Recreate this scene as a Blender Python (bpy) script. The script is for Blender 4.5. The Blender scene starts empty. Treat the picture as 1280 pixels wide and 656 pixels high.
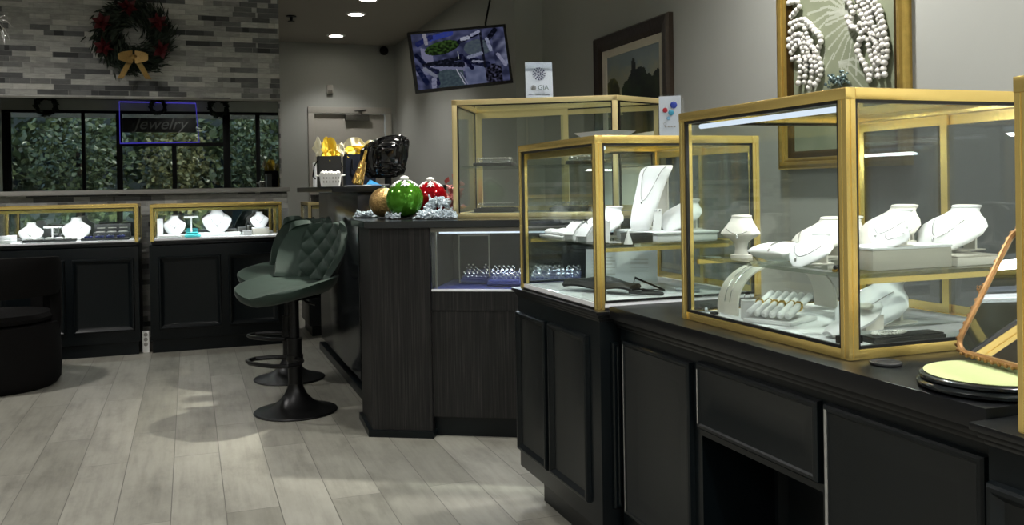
import bpy, bmesh, math, random
from mathutils import Vector, Matrix, noise
random.seed(7)
PI = math.pi
S = bpy.context.scene
C = S.collection
R = math.radians

# ------------------------------------------------------------------ camera
F, CX, CY, HC = 1124.0, 640.0, 242.2, 1.1
YAW, PITCH, ROLL = .345, -.0082, -.0173
_f = Vector((math.sin(YAW)*math.cos(PITCH), math.cos(YAW)*math.cos(PITCH), math.sin(PITCH)))
_r = Vector((math.cos(YAW), -math.sin(YAW), 0))
_u = _r.cross(_f)
cr, sr = math.cos(ROLL), math.sin(ROLL)
_rr = _r*cr + _u*sr
_uu = _u*cr - _r*sr
CAM = Vector((0, 0, HC))

def at(x, y, X=None, Y=None, Z=None):
    """where the sight line of a measured spot meets a plane of the room"""
    d = _rr*((x-CX)/F) - _uu*((y-CY)/F) + _f
    if X is not None: t = X/d.x
    elif Y is not None: t = Y/d.y
    else: t = (Z-HC)/d.z
    return CAM + d*t

# ------------------------------------------------------------------ materials
def lin(c): return tuple(((v/255)/12.92 if v/255 <= .04045 else ((v/255+.055)/1.055)**2.4) for v in c)

class Nodes:
    def __init__(s, name):
        s.m = bpy.data.materials.new(name); s.m.use_nodes = True
        s.t = s.m.node_tree; s.t.nodes.clear()
        s.out = s.t.nodes.new('ShaderNodeOutputMaterial')
    def n(s, typ, **kw):
        o = s.t.nodes.new('ShaderNode'+typ)
        for k, v in kw.items():
            if k in o.inputs: o.inputs[k].default_value = v
            else: setattr(o, k, v)
        return o
    def l(s, a, b): s.t.links.new(a, b)
    def coords(s, scale=(1, 1, 1), rot=(0, 0, 0), loc=(0, 0, 0)):
        tc = s.n('TexCoord'); mp = s.n('Mapping')
        mp.inputs['Scale'].default_value = scale; mp.inputs['Rotation'].default_value = rot; mp.inputs['Location'].default_value = loc
        s.l(tc.outputs['Object'], mp.inputs['Vector']); return mp.outputs['Vector']
    def bsdf(s, **kw):
        b = s.n('BsdfPrincipled')
        for k, v in kw.items(): b.inputs[k].default_value = v
        s.l(b.outputs[0], s.out.inputs[0]); return b
    def ramp(s, fac, stops, interp='LINEAR'):
        r = s.n('ValToRGB'); r.color_ramp.interpolation = interp
        e = r.color_ramp.elements
        while len(e) > 1: e.remove(e[-1])
        for i, (p, c) in enumerate(stops):
            q = e[0] if i == 0 else e.new(p)
            q.position = p; q.color = (*lin(c), 1)
        s.l(fac, r.inputs[0]); return r.outputs[0]
    def mixc(s, fac, a, b, mode='MIX'):
        x = s.n('MixRGB', blend_type=mode)
        for i, v in enumerate((fac, a, b)):
            if hasattr(v, 'is_output'): s.l(v, x.inputs[i])
            else: x.inputs[i].default_value = v
        return x.outputs[0]
    def noise(s, vec, scale, detail=3, rough=.55):
        x = s.n('TexNoise', Scale=scale, Detail=detail, Roughness=rough); s.l(vec, x.inputs['Vector']); return x.outputs['Fac']
    def bump(s, fac, b, strength=.3, dist=.01):
        x = s.n('Bump', Strength=strength, Distance=dist); s.l(fac, x.inputs['Height']); s.l(x.outputs[0], b.inputs['Normal'])

def mat(name, col, rough=.5, metal=0., var=.12, scale=30., bump=0., bdist=.002, stretch=(1, 1, 1), **kw):
    N = Nodes(name); v = N.coords(stretch)
    f = N.noise(v, scale)
    a = tuple(min(1, c*(1-var)) for c in lin(col)); b = tuple(min(1, c*(1+var)) for c in lin(col))
    c = N.mixc(f, (*a, 1), (*b, 1))
    B = N.bsdf(Roughness=rough, Metallic=metal, **kw); N.l(c, B.inputs['Base Color'])
    if bump: N.bump(f, B, bump, bdist)
    return N.m

def emit(name, col, strength):
    N = Nodes(name); e = N.n('Emission', Strength=strength); e.inputs[0].default_value = (*lin(col), 1)
    N.l(e.outputs[0], N.out.inputs[0]); return N.m

def glassmat(name, tint=(250, 253, 251), base=.035, gain=.85):
    N = Nodes(name)
    lw = N.n('LayerWeight', Blend=.5)
    p = N.n('Math', operation='POWER'); N.l(lw.outputs['Facing'], p.inputs[0]); p.inputs[1].default_value = 4.5
    m = N.n('Math', operation='MULTIPLY_ADD'); N.l(p.outputs[0], m.inputs[0]); m.inputs[1].default_value = gain; m.inputs[2].default_value = base
    t = N.n('BsdfTransparent'); t.inputs[0].default_value = (*lin(tint), 1)
    g = N.n('BsdfGlossy', Roughness=.0)
    x = N.n('MixShader'); N.l(m.outputs[0], x.inputs[0]); N.l(t.outputs[0], x.inputs[1]); N.l(g.outputs[0], x.inputs[2])
    N.l(x.outputs[0], N.out.inputs[0]); return N.m

def vcolmat(name, rough=.6, emission=0.):
    N = Nodes(name); a = N.n('VertexColor', layer_name='Col')
    if emission:
        e = N.n('Emission', Strength=emission); N.l(a.outputs[0], e.inputs[0]); N.l(e.outputs[0], N.out.inputs[0])
    else:
        B = N.bsdf(Roughness=rough); N.l(a.outputs[0], B.inputs['Base Color'])
    return N.m

M = {}
M['black'] = mat('black_paint', (6, 12, 15), .32, var=.15, scale=14, **{'Specular IOR Level': .27})
M['blacktop'] = mat('black_counter_paint', (14, 15, 17), .28, var=.2, scale=10, **{'Specular IOR Level': .35})
M['gloss'] = mat('gloss_black_laminate', (24, 27, 29), .16, var=.1)
M['brass'] = mat('brushed_brass', (254, 222, 136), .26, .86, var=.02, scale=60)
M['paleb'] = mat('pale_brass', (246, 226, 168), .32, .86, var=.02, scale=60)
M['gasket'] = mat('black_rubber', (14, 14, 14), .5)
M['glass'] = glassmat('clear_glass', base=.055)
M['doorglass'] = glassmat('smoked_door_glass', (176, 182, 186), .07)
M['shelfglass'] = glassmat('shelf_glass', (242, 247, 244), .06, .9)
M['window'] = glassmat('window_glass', (238, 242, 240), .04)
M['deck'] = mat('white_deck', (226, 227, 230), .5, var=.03)
M['leather'] = mat('white_leatherette', (222, 222, 223), .5, var=.03, scale=200, bump=.1)
M['cream'] = mat('cream_leatherette', (214, 210, 200), .5, var=.04, scale=150, bump=.1)
M['satin'] = mat('white_satin', (245, 245, 243), .3, var=.03)
M['greybox'] = mat('pale_grey_wood', (176, 172, 160), .5, var=.12, scale=20, stretch=(.2, 1, 6))
M['silver'] = mat('silver', (225, 225, 228), .18, 1., var=.03)
M['gold'] = mat('yellow_gold', (222, 184, 96), .22, 1., var=.05)
M['navy'] = mat('navy_velvet', (26, 34, 92), .8, var=.2, scale=200)
M['blackv'] = mat('black_velvet', (13, 12, 12), .9, var=.3, scale=160, bump=.3, **{'Specular IOR Level': .15})
M['trayblk'] = mat('black_tray', (32, 33, 34), .5, var=.15)
M['pearl'] = mat('pearl', (224, 222, 216), .22, var=.06)
M['led'] = emit('led_white', (225, 236, 255), .9)
M['lamp'] = emit('downlight_lens', (255, 248, 232), 22)
M['blueled'] = emit('blue_led', (96, 84, 235), 1.7)
M['wall'] = mat('grey_wall_paint', (176, 178, 172), .75, var=.03, scale=5, bump=.05)
M['ceil'] = mat('ceiling_paint', (165, 160, 150), .85, var=.03, scale=5)
M['door'] = mat('door_paint', (178, 174, 164), .55, var=.03)
M['ledge'] = mat('ledge_stone', (150, 148, 142), .5, var=.08, scale=8)
M['bmetal'] = mat('black_metal', (22, 22, 23), .38, .6, var=.1)
M['chrome'] = mat('grey_metal', (130, 128, 122), .35, 1.)
M['suede'] = mat('green_grey_suede', (28, 46, 38), .62, var=.3, scale=26, bump=.25, **{'Sheen Weight': .1, 'Specular IOR Level': .3})
M['needle'] = mat('dark_needles', (26, 40, 26), .7, var=.4)
M['red'] = mat('red_velvet_petal', (82, 8, 16), .55, var=.25)
M['bow'] = mat('gold_glitter_ribbon', (150, 120, 66), .4, .5, var=.6, scale=300, bump=.5)
M['whitepl'] = mat('white_plastic', (238, 238, 236), .4, var=.03)
M['greenb'] = mat('green_glass_ball', (76, 138, 34), .12, .55, var=.3, scale=12)
M['redb'] = mat('red_glass_ball', (160, 8, 22), .1, .5, var=.25, scale=12)
M['goldb'] = mat('gold_glitter_ball', (168, 138, 88), .3, .8, var=.8, scale=110, bump=1., bdist=.006)
M['frost'] = mat('frosted_needles', (188, 200, 208), .7, var=.5, scale=70)
M['worn'] = mat('worn_pale_primer', (140, 140, 136), .6, var=.3, scale=60)
M['faint'] = mat('faint_print', (206, 207, 204), .6)
M['pink'] = mat('pink_silk_flower', (176, 110, 106), .5, var=.3)
M['bagblk'] = mat('black_paper', (9, 9, 10), .5)
M['bagnavy'] = mat('navy_paper', (14, 20, 34), .4)
M['tissue'] = mat('gold_tissue', (244, 204, 66), .5, .0, var=.25, scale=24, bump=.3)
M['tissuew'] = mat('cream_tissue', (240, 234, 205), .6, var=.1)
M['plastic'] = mat('black_plastic_bag', (10, 10, 11), .12, var=.2)
M['teal'] = mat('teal_fabric', (70, 205, 210), .6)
M['bluecard'] = mat('blue_card', (70, 175, 240), .5)
M['felt'] = mat('pale_green_felt', (172, 180, 126), .85, var=.06, scale=120)
M['antique'] = mat('antique_gold', (150, 112, 72), .34, .85, var=.25, scale=80)
M['mirror'] = mat('mirror_silvering', (222, 224, 224), .0, 1., var=0)
M['dimmirror'] = mat('tinted_mirror', (112, 115, 113), .0, 1., var=0)
M['wood'] = mat('carved_dark_wood', (50, 40, 29), .4, var=.4, scale=40, bump=.5, bdist=.004)
M['linen'] = mat('linen_liner', (205, 198, 182), .8)
M['gilt'] = mat('gilt_frame', (204, 172, 92), .32, .8, var=.25, scale=30)
M['giltdk'] = mat('dark_gilt', (84, 66, 34), .4, .7, var=.3, scale=30)
M['paper'] = mat('white_card', (238, 241, 246), .5, var=.02)
M['ink'] = mat('navy_ink', (52, 58, 92), .5)
M['acrylic'] = glassmat('clear_acrylic', (246, 248, 250), .05)
M['asphalt'] = mat('asphalt', (92, 92, 92), .9, scale=40)
M['concrete'] = mat('pale_concrete', (190, 186, 176), .85, scale=20)
M['bark'] = mat('bark', (70, 55, 42), .9, var=.4)
M['leafg'] = mat('sunlit_leaves', (92, 98, 64), .28, var=.5, scale=3)
M['leafy'] = mat('yellow_leaves', (138, 130, 84), .28, var=.5, scale=3)
M['leafr'] = mat('autumn_leaves', (140, 86, 46), .28, var=.5, scale=3)
M['carw'] = mat('white_car_paint', (205, 210, 214), .15, var=.02)
M['cardk'] = mat('dark_car_paint', (30, 38, 44), .12, var=.05)
M['carglass'] = mat('car_glass', (18, 24, 28), .05)
M['tyre'] = mat('tyre_rubber', (20, 20, 20), .8)
M['brownwood'] = mat('orange_wood', (150, 78, 34), .5, var=.25, scale=10, stretch=(4, 4, .4))

def floor_mat():
    N = Nodes('grey_oak_planks')
    v = N.coords(rot=(0, 0, R(90)), loc=(0.33, -.1, 0))
    b = N.n('TexBrick', Scale=1, offset=.37, offset_frequency=2)
    for k, val in (('Mortar Size', .0016), ('Mortar Smooth', .2), ('Bias', 0.), ('Brick Width', 1.22), ('Row Height', .178)): b.inputs[k].default_value = val
    b.inputs['Color1'].default_value = (.0, .0, .0, 1); b.inputs['Color2'].default_value = (1, 1, 1, 1); b.inputs['Mortar'].default_value = (.5, .5, .5, 1)
    N.l(v, b.inputs['Vector'])
    # each plank shifts its grain
    sep = N.n('SeparateColor'); N.l(b.outputs['Color'], sep.inputs[0])
    off = N.n('CombineXYZ'); N.l(sep.outputs[0], off.inputs[2])
    sc = N.n('VectorMath', operation='SCALE'); N.l(off.outputs[0], sc.inputs[0]); sc.inputs['Scale'].default_value = 7.
    g = N.coords((14, 1.1, 1)); ad = N.n('VectorMath', operation='ADD'); N.l(g, ad.inputs[0]); N.l(sc.outputs[0], ad.inputs[1])
    grain = N.noise(ad.outputs[0], 2.2, 6, .65)
    g2 = N.coords((2.2, 1., 1)); ad2 = N.n('VectorMath', operation='ADD'); N.l(g2, ad2.inputs[0]); N.l(sc.outputs[0], ad2.inputs[1])
    cloud = N.noise(ad2.outputs[0], 2.4, 5, .7)
    c1 = N.ramp(grain, [(.25, (112, 110, 101)), (.5, (146, 144, 134)), (.75, (162, 160, 150))])
    c2 = N.ramp(cloud, [(.3, (98, 96, 88)), (.5, (146, 144, 134)), (.72, (166, 164, 154))])
    c = N.mixc(.5, c1, c2)
    tone = N.ramp(sep.outputs[0], [(0, (222, 222, 220)), (1, (255, 255, 255))])
    c = N.mixc(1., c, tone, 'MULTIPLY')
    c = N.mixc(b.outputs['Fac'], c, (*lin((88, 86, 80)), 1))
    B = N.bsdf(Roughness=.42); N.l(c, B.inputs['Base Color']); N.bump(grain, B, .08, .003)
    return N.m
M['floor'] = floor_mat()

def stone_mat():
    N = Nodes('stacked_ledger_stone')
    v = N.coords(rot=(R(-90), 0, 0))
    cols = []
    for k, (w, h, off) in enumerate(((.20, .0385, .43), (.13, .0385, .31))):
        b = N.n('TexBrick', Scale=1, offset=off, offset_frequency=2)
        b.squash = 1.3; b.squash_frequency = 3
        for kk, val in (('Mortar Size', .0012), ('Bias', -.1), ('Brick Width', w), ('Row Height', h)): b.inputs[kk].default_value = val
        b.inputs['Color1'].default_value = (0, 0, 0, 1); b.inputs['Color2'].default_value = (1, 1, 1, 1); b.inputs['Mortar'].default_value = (.2, .2, .2, 1)
        N.l(v, b.inputs['Vector']); cols.append(b)
    a = N.ramp(cols[0].outputs['Color'], [(0, (96, 98, 100)), (.08, (140, 141, 142)), (.14, (184, 184, 182)), (.5, (200, 200, 197)), (1, (214, 213, 209))])
    d = N.ramp(cols[1].outputs['Color'], [(0, (130, 132, 134)), (.06, (205, 205, 203)), (.5, (236, 236, 234)), (1, (255, 255, 255))])
    c = N.mixc(1., a, d, 'MULTIPLY')
    vein = N.noise(N.coords((3, 3, 12)), 5, 6, .7)
    c = N.mixc(.55, c, N.ramp(vein, [(.3, (110, 110, 110)), (.55, (168, 167, 164)), (.75, (205, 204, 200))]), 'OVERLAY')
    B = N.bsdf(Roughness=.6); N.l(c, B.inputs['Base Color'])
    N.bump(cols[0].outputs['Color'], B, .6, .012)
    return N.m
M['stone'] = stone_mat()

def darkwood_mat():
    N = Nodes('dark_woodgrain_laminate')
    f = N.noise(N.coords((60, 60, .9)), 3, 5, .65)
    c = N.ramp(f, [(.3, (15, 15, 16)), (.52, (31, 30, 30)), (.75, (56, 54, 52))])
    B = N.bsdf(Roughness=.42, **{'Specular IOR Level': .25}); N.l(c, B.inputs['Base Color']); return N.m
M['dwood'] = darkwood_mat()

# ------------------------------------------------------------------ mesh building
class MB:
    def __init__(s, T=None): s.v = []; s.f = []; s.mi = []; s.T = T; s.cur = 0; s.col = None
    def add(s, vs, fs, T=None):
        b = len(s.v); T = T if T is not None else s.T
        for p in vs:
            p = Vector(p); s.v.append(T @ p if T is not None else p)
        for f in fs: s.f.append(tuple(b+i for i in f)); s.mi.append(s.cur)
        return s
    def box(s, x0, x1, y0, y1, z0, z1, b=0., T=None):
        if b <= 0:
            vs = [(x, y, z) for z in (z0, z1) for y in (y0, y1) for x in (x0, x1)]
            return s.add(vs, [(0, 2, 3, 1), (4, 5, 7, 6), (0, 1, 5, 4), (2, 6, 7, 3), (0, 4, 6, 2), (1, 3, 7, 5)], T)
        b = min(b, abs(x1-x0)*.49, abs(y1-y0)*.49, abs(z1-z0)*.49)
        bm = bmesh.new(); bmesh.ops.create_cube(bm, size=1)
        for v in bm.verts: v.co = Vector(((x0+x1)/2+v.co.x*(x1-x0), (y0+y1)/2+v.co.y*(y1-y0), (z0+z1)/2+v.co.z*(z1-z0)))
        bmesh.ops.bevel(bm, geom=list(bm.edges), offset=b, segments=2, affect='EDGES', profile=.6)
        bm.verts.index_update()
        s.add([v.co.copy() for v in bm.verts], [[v.index for v in f.verts] for f in bm.faces], T); bm.free(); return s
    def loft(s, rings, cap=True, closed=True, T=None, loop=False):
        n = len(rings[0]); vs = [p for r in rings for p in r]; fs = []
        m = len(rings)
        for i in range(m if loop else m-1):
            k = (i+1) % m
            for j in range(n if closed else n-1):
                q = (j+1) % n; fs.append((i*n+j, i*n+q, k*n+q, k*n+j))
        if cap and closed and not loop: fs += [tuple(range(n))[::-1], tuple((m-1)*n+j for j in range(n))]
        return s.add(vs, fs, T)
    def lathe(s, prof, n=24, c=(0, 0, 0), T=None, cap=True):
        return s.loft([[(c[0]+r*math.cos(2*PI*j/n), c[1]+r*math.sin(2*PI*j/n), c[2]+z) for j in range(n)] for r, z in prof], cap, T=T)
    def tube(s, pts, r, n=8, closed=False, T=None, flat=1.):
        pts = [Vector(p) for p in pts]; m = len(pts); rings = []; up = Vector((0, 0, 1)); prev = None
        for i, p in enumerate(pts):
            a = pts[(i-1) % m] if (closed or i > 0) else p; b = pts[(i+1) % m] if (closed or i < m-1) else p
            d = (b-a).normalized()
            if prev is None: x = d.cross(up if abs(d.dot(up)) < .95 else Vector((1, 0, 0))).normalized()
            else:
                x = prev - d*prev.dot(d)
                x = x.normalized() if x.length > 1e-6 else d.orthogonal().normalized()
            prev = x; y = d.cross(x); rad = r[i] if isinstance(r, (list, tuple)) else r
            rings.append([p + x*rad*math.cos(2*PI*j/n) + y*rad*flat*math.sin(2*PI*j/n) for j in range(n)])
        return s.loft(rings, not closed, T=T, loop=closed)
    def cyl(s, p0, p1, r0, r1=None, n=16, T=None): return s.tube([p0, p1], [r0, r1 if r1 is not None else r0], n, T=T)
    def prism(s, poly, z0, z1, T=None):
        n = len(poly); return s.loft([[(x, y, z0) for x, y in poly], [(x, y, z1) for x, y in poly]], T=T)
    def ball(s, c, r, n=12, T=None, sq=(1, 1, 1)):
        m = max(6, n//2+2); prof = [(max(1e-4, math.sin(PI*i/m)), -math.cos(PI*i/m)) for i in range(m+1)]
        return s.loft([[(c[0]+r*sq[0]*a*math.cos(2*PI*j/n), c[1]+r*sq[1]*a*math.sin(2*PI*j/n), c[2]+r*sq[2]*z) for j in range(n)] for a, z in prof], T=T)
    def ico(s, c, r, sub=1, T=None):
        bm = bmesh.new(); bmesh.ops.create_icosphere(bm, subdivisions=sub, radius=r)
        bm.verts.index_update(); c = Vector(c)
        s.add([v.co+c for v in bm.verts], [[v.index for v in f.verts] for f in bm.faces], T); bm.free(); return s
    def blade(s, p, d, L, w, T=None, thick=.15):
        """a thin four-sided leaf or needle"""
        p = Vector(p); d = Vector(d).normalized(); x = d.orthogonal().normalized(); x.rotate(Matrix.Rotation(random.random()*6.28, 3, d)); y = d.cross(x)
        m = p+d*L*.45
        return s.add([p, m+x*w, m+y*w*thick, m-x*w, m-y*w*thick, p+d*L], [(0, 1, 2), (0, 2, 3), (0, 3, 4), (0, 4, 1), (5, 2, 1), (5, 3, 2), (5, 4, 3), (5, 1, 4)], T)
    def grid(s, fn, nu, nv, thick=.004, T=None):
        """a sheet with thickness; fn(u,v) -> point, u,v in 0..1"""
        P = [[Vector(fn(i/nu, j/nv)) for i in range(nu+1)] for j in range(nv+1)]
        N = []
        for j in range(nv+1):
            row = []
            for i in range(nu+1):
                a = P[j][min(i+1, nu)]-P[j][max(i-1, 0)]; b = P[min(j+1, nv)][i]-P[max(j-1, 0)][i]
                q = a.cross(b); row.append(q.normalized() if q.length > 1e-9 else Vector((0, 0, 1)))
            N.append(row)
        n = nu+1; tot = n*(nv+1)
        vs = [P[j][i] for j in range(nv+1) for i in range(n)] + [P[j][i]-N[j][i]*thick for j in range(nv+1) for i in range(n)]
        fs = []
        for j in range(nv):
            for i in range(nu):
                a = j*n+i; fs.append((a, a+1, a+n+1, a+n)); fs.append((tot+a, tot+a+n, tot+a+n+1, tot+a+1))
        edge = [i for i in range(n)] + [j*n+nu for j in range(1, nv+1)] + [nv*n+i for i in range(nu-1, -1, -1)] + [j*n for j in range(nv-1, 0, -1)]
        for k in range(len(edge)):
            a, b = edge[k], edge[(k+1) % len(edge)]; fs.append((b, a, tot+a, tot+b))
        return s.add(vs, fs, T)
    def build(s, name, material, parent=None, world=False, smooth=True, angle=38):
        me = bpy.data.meshes.new(name)
        vs = s.v
        if world and parent is not None:
            inv = parent.matrix_world.inverted(); vs = [inv @ v for v in vs]
        me.from_pydata([tuple(v) for v in vs], [], s.f)
        for m in (material if isinstance(material, (list, tuple)) else [material]): me.materials.append(m)
        for p, i in zip(me.polygons, s.mi): p.material_index = i
        bm = bmesh.new(); bm.from_mesh(me); bmesh.ops.recalc_face_normals(bm, faces=bm.faces)
        ca = R(angle)
        for e in bm.edges:
            e.smooth = not (len(e.link_faces) == 2 and e.calc_face_angle(0) > ca) and smooth
        for f in bm.faces: f.smooth = smooth
        bm.to_mesh(me); bm.free()
        o = bpy.data.objects.new(name, me); C.objects.link(o)
        if parent is not None: o.parent = parent
        return o

def tag(o, label=None, cat=None, group=None, kind=None):
    if label: o['label'] = label
    if cat: o['category'] = cat
    if group: o['group'] = group
    if kind: o['kind'] = kind
    return o
def thing(name, label, cat, loc=(0, 0, 0), rz=0., group=None):
    o = bpy.data.objects.new(name, None); C.objects.link(o); o.empty_display_size = .05
    o.location = loc; o.rotation_euler = (0, 0, rz)
    o.matrix_world = Matrix.Translation(Vector(loc)) @ Matrix.Rotation(rz, 4, 'Z')
    return tag(o, label, cat, group)
def one(mb, name, material, label, cat, group=None, loc=None, rz=0., **kw):
    o = mb.build(name, material, **kw)
    if loc is not None: o.location = loc
    o.rotation_euler = (0, 0, rz)
    return tag(o, label, cat, group)
def struct(mb, name, material, parent=None, **kw):
    o = mb.build(name, material, parent, **kw)
    if parent is None: o['kind'] = 'structure'
    return o
def dup(root, loc, rz, label=None, group=None, cat=None):
    r = root.copy(); C.objects.link(r); r.location = loc; r.rotation_euler = (0, 0, rz)
    r.matrix_world = Matrix.Translation(Vector(loc)) @ Matrix.Rotation(rz, 4, 'Z')
    if label: r['label'] = label
    if group: r['group'] = group
    for ch in list(root.children):
        c = ch.copy(); C.objects.link(c); c.parent = r
        for g in ch.children:
            d = g.copy(); C.objects.link(d); d.parent = c
    return r
def TR(loc=(0, 0, 0), rz=0., rx=0., ry=0.): return Matrix.Translation(Vector(loc)) @ Matrix.Rotation(rz, 4, 'Z') @ Matrix.Rotation(rx, 4, 'X') @ Matrix.Rotation(ry, 4, 'Y')
def area(name, loc, size, power, rot, col=(1, 1, 1), sy=None, spread=PI):
    d = bpy.data.lights.new(name, 'AREA'); d.energy = power; d.color = col; d.size = size; d.spread = spread
    if sy: d.shape = 'RECTANGLE'; d.size_y = sy
    o = bpy.data.objects.new(name, d); C.objects.link(o); o.location = loc; o.rotation_euler = rot; return o

M['signchrome'] = mat('brushed_sign_metal', (112, 112, 112), .4, .6)
def lettering(cv, material, parent, loc, rot):
    """real mesh letters from a text curve"""
    tmp = bpy.data.objects.new('lettering', cv); C.objects.link(tmp)
    me = bpy.data.meshes.new_from_object(tmp.evaluated_get(bpy.context.evaluated_depsgraph_get()))
    bpy.data.objects.remove(tmp); me.materials.clear(); me.materials.append(material)
    o = bpy.data.objects.new('lettering', me); C.objects.link(o); o.parent = parent; o.location = loc; o.rotation_euler = rot
    return o

# ------------------------------------------------------------------ the room
H = 2.85; XL, XR, XP = -3.05, 2.65, 2.42; YB, YF, YJ = 10.9, -3.4, 6.6
struct(MB().box(XL-.1, XR+.1, YF-.1, YB+.1, -.08, 0), 'floor', M['floor'])
struct(MB().box(XL-.1, XR+.1, YF-.1, YB+.1, H, H+.1), 'ceiling', M['ceil'])
struct(MB().box(XL-.1, XL, YF, YB, 0, H), 'wall_left', M['wall'])
struct(MB().box(XR, XR+.1, YF, YJ, 0, H), 'wall_right', M['wall'])
struct(MB().box(XP, XR+.1, YJ, YB, 0, H), 'wall_right_passage', M['wall'])
# back wall with the door opening
DX0, DX1, DZ = 1.41, 2.30, 2.03
struct(MB().box(XL, DX0, YB, YB+.1, 0, H).box(DX1, XP, YB, YB+.1, 0, H).box(DX0, DX1, YB, YB+.1, DZ, H), 'wall_back', M['wall'])
door = struct(MB().box(DX0+.02, DX1-.02, YB+.03, YB+.075, .01, DZ-.02, .003), 'door_1', M['door'])
fm = MB()
for a, b in ((DX0-.06, DX0+.015), (DX1-.015, DX1+.06)): fm.box(a, b, YB-.02, YB+.099, 0, DZ-.016, .006)
fm.box(DX0-.06, DX1+.06, YB-.02, YB+.099, DZ-.015, DZ+.06, .006)
fm.build('door_frame', M['door'], door)
cl = MB().box(1.79, 2.08, YB-.035, YB+.03, 1.93, 2.0, .006).build('door_closer', M['chrome'], door)
MB().tube([(2.0, YB-.01, 2.0), (2.0, YB-.01, 2.035), (1.9, YB-.06, 2.04), (2.06, YB-.01, 2.06)], .009, 8).build('closer_arm', M['chrome'], cl)
hd = MB().cyl((2.2, YB+.03, 1.0), (2.2, YB-.02, 1.0), .012).tube([(2.2, YB-.02, 1.0), (2.1, YB-.02, 1.0)], .01).build('door_handle', M['chrome'], door)
struct(MB().box(XL, DX0-.06, YB-.015, YB-.001, .001, .1, .003), 'baseboard_back', M['door'])
struct(MB().box(XR-.015, XR-.001, YF+.01, YJ-.001, .001, .1, .003), 'baseboard_right', M['door'])

# stone feature wall with its niche for the mirror
SY = 7.15; SX = .678; MZ0, MZ1 = 1.125, 1.795
st = MB()
st.box(XL+.001, SX, SY, SY+.16, MZ1, H-.001)
st.box(XL+.001, .72, SY, SY+.16, .001, MZ0-.035)
st.box(SX-.012, SX, SY, SY+.16, MZ0+.0, MZ1)
st.box(XL+.001, SX-.012, SY+.06, SY+.16, MZ0-.001, MZ1)
struct(st, 'wall_stone', M['stone'])
struct(MB().box(XL+.001, .735, SY-.05, SY+.17, MZ0-.034, MZ0-.001, .004), 'trim_1', M['ledge'])
struct(MB().box(XL+.002, SX+.003, SY-.006, SY-.001, MZ1-.008, MZ1+.004), 'trim_2', M['chrome'])
wm = MB().box(XL+.01, SX-.014, SY+.03, SY+.055, MZ0+.001, MZ1-.002)
one(wm, 'wall_mirror', M['dimmirror'], 'long tinted mirror set in the stone wall above the ledge, showing the street', 'mirror')

# ------------------------------------------------------------------ shop front behind the camera
mull = [(-2.95, .08), (-1.76, .06), (-1.17, .1), (.69, .13), (1.26, .08), (2.4, .08)]
HZ = 2.545
struct(MB().box(XL, XR, YF-.1, YF, HZ+.05, H), 'wall_front', M['wall'])
wf = MB()
for x, w in mull: wf.box(x-w/2, x+w/2, YF-.09, YF-.01, .001, HZ, .004)
wf.box(XL, XR, YF-.1, YF, HZ, HZ+.05)
wf.box(-1.12, .625, YF-.09, YF-.01, 1.95, 2.02)
wf.box(-.28, -.2, YF-.085, YF-.015, .001, 1.95)
for (xa, wa), (xb, wb) in zip(mull[:-1], mull[1:]): wf.box(xa+wa/2, xb-wb/2, YF-.09, YF-.01, .001, .12 if abs(xa+1.17) > .01 else .09)
for a, b in ((XL, XL+.06), (XR-.06, XR)): wf.box(a, b, YF-.09, YF-.01, .001, HZ)
win = struct(wf, 'window_1', M['bmetal'])
g = MB()
xs = [XL+.06] + [q for x, w in mull for q in (x-w/2, x+w/2)] + [XR-.06]
for i in range(0, len(xs), 2):
    if xs[i+1]-xs[i] > .05: g.box(xs[i], xs[i+1], YF-.054, YF-.046, .1, HZ)
g.build('window_pane', M['window'], win)

# lit sign board hung in the transom, lettered to the street
sg = thing('shop_sign', 'black hanging sign board with script lettering inside a blue lit frame, seen in the mirror', 'sign', (-.47, YF+.08, 2.0))
tb = MB().tube([(-.68, 0, .0), (-.68, 0, .75), (.62, 0, .74), (.67, 0, .02)], .012, 8, closed=True)
tb.build('led_frame', M['blueled'], sg)
cv = bpy.data.curves.new('lettering', 'FONT'); cv.body = 'Jewelry'; cv.size = .3; cv.shear = .35; cv.extrude = .003; cv.align_x = 'CENTER'
lettering(cv, M['signchrome'], sg, (.0, .003, .26), (R(90), 0, 0))
MB().box(-.64, .62, -.02, 0, .2, .46, .004).build('sign_board', M['gasket'], sg)
for x, l in ((-.68, 'wire'), (.62, 'wire')): MB().cyl((x, 0, .74), (x, 0, .85), .003, n=6).build('hanging_wire', M['bmetal'], sg)

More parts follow.
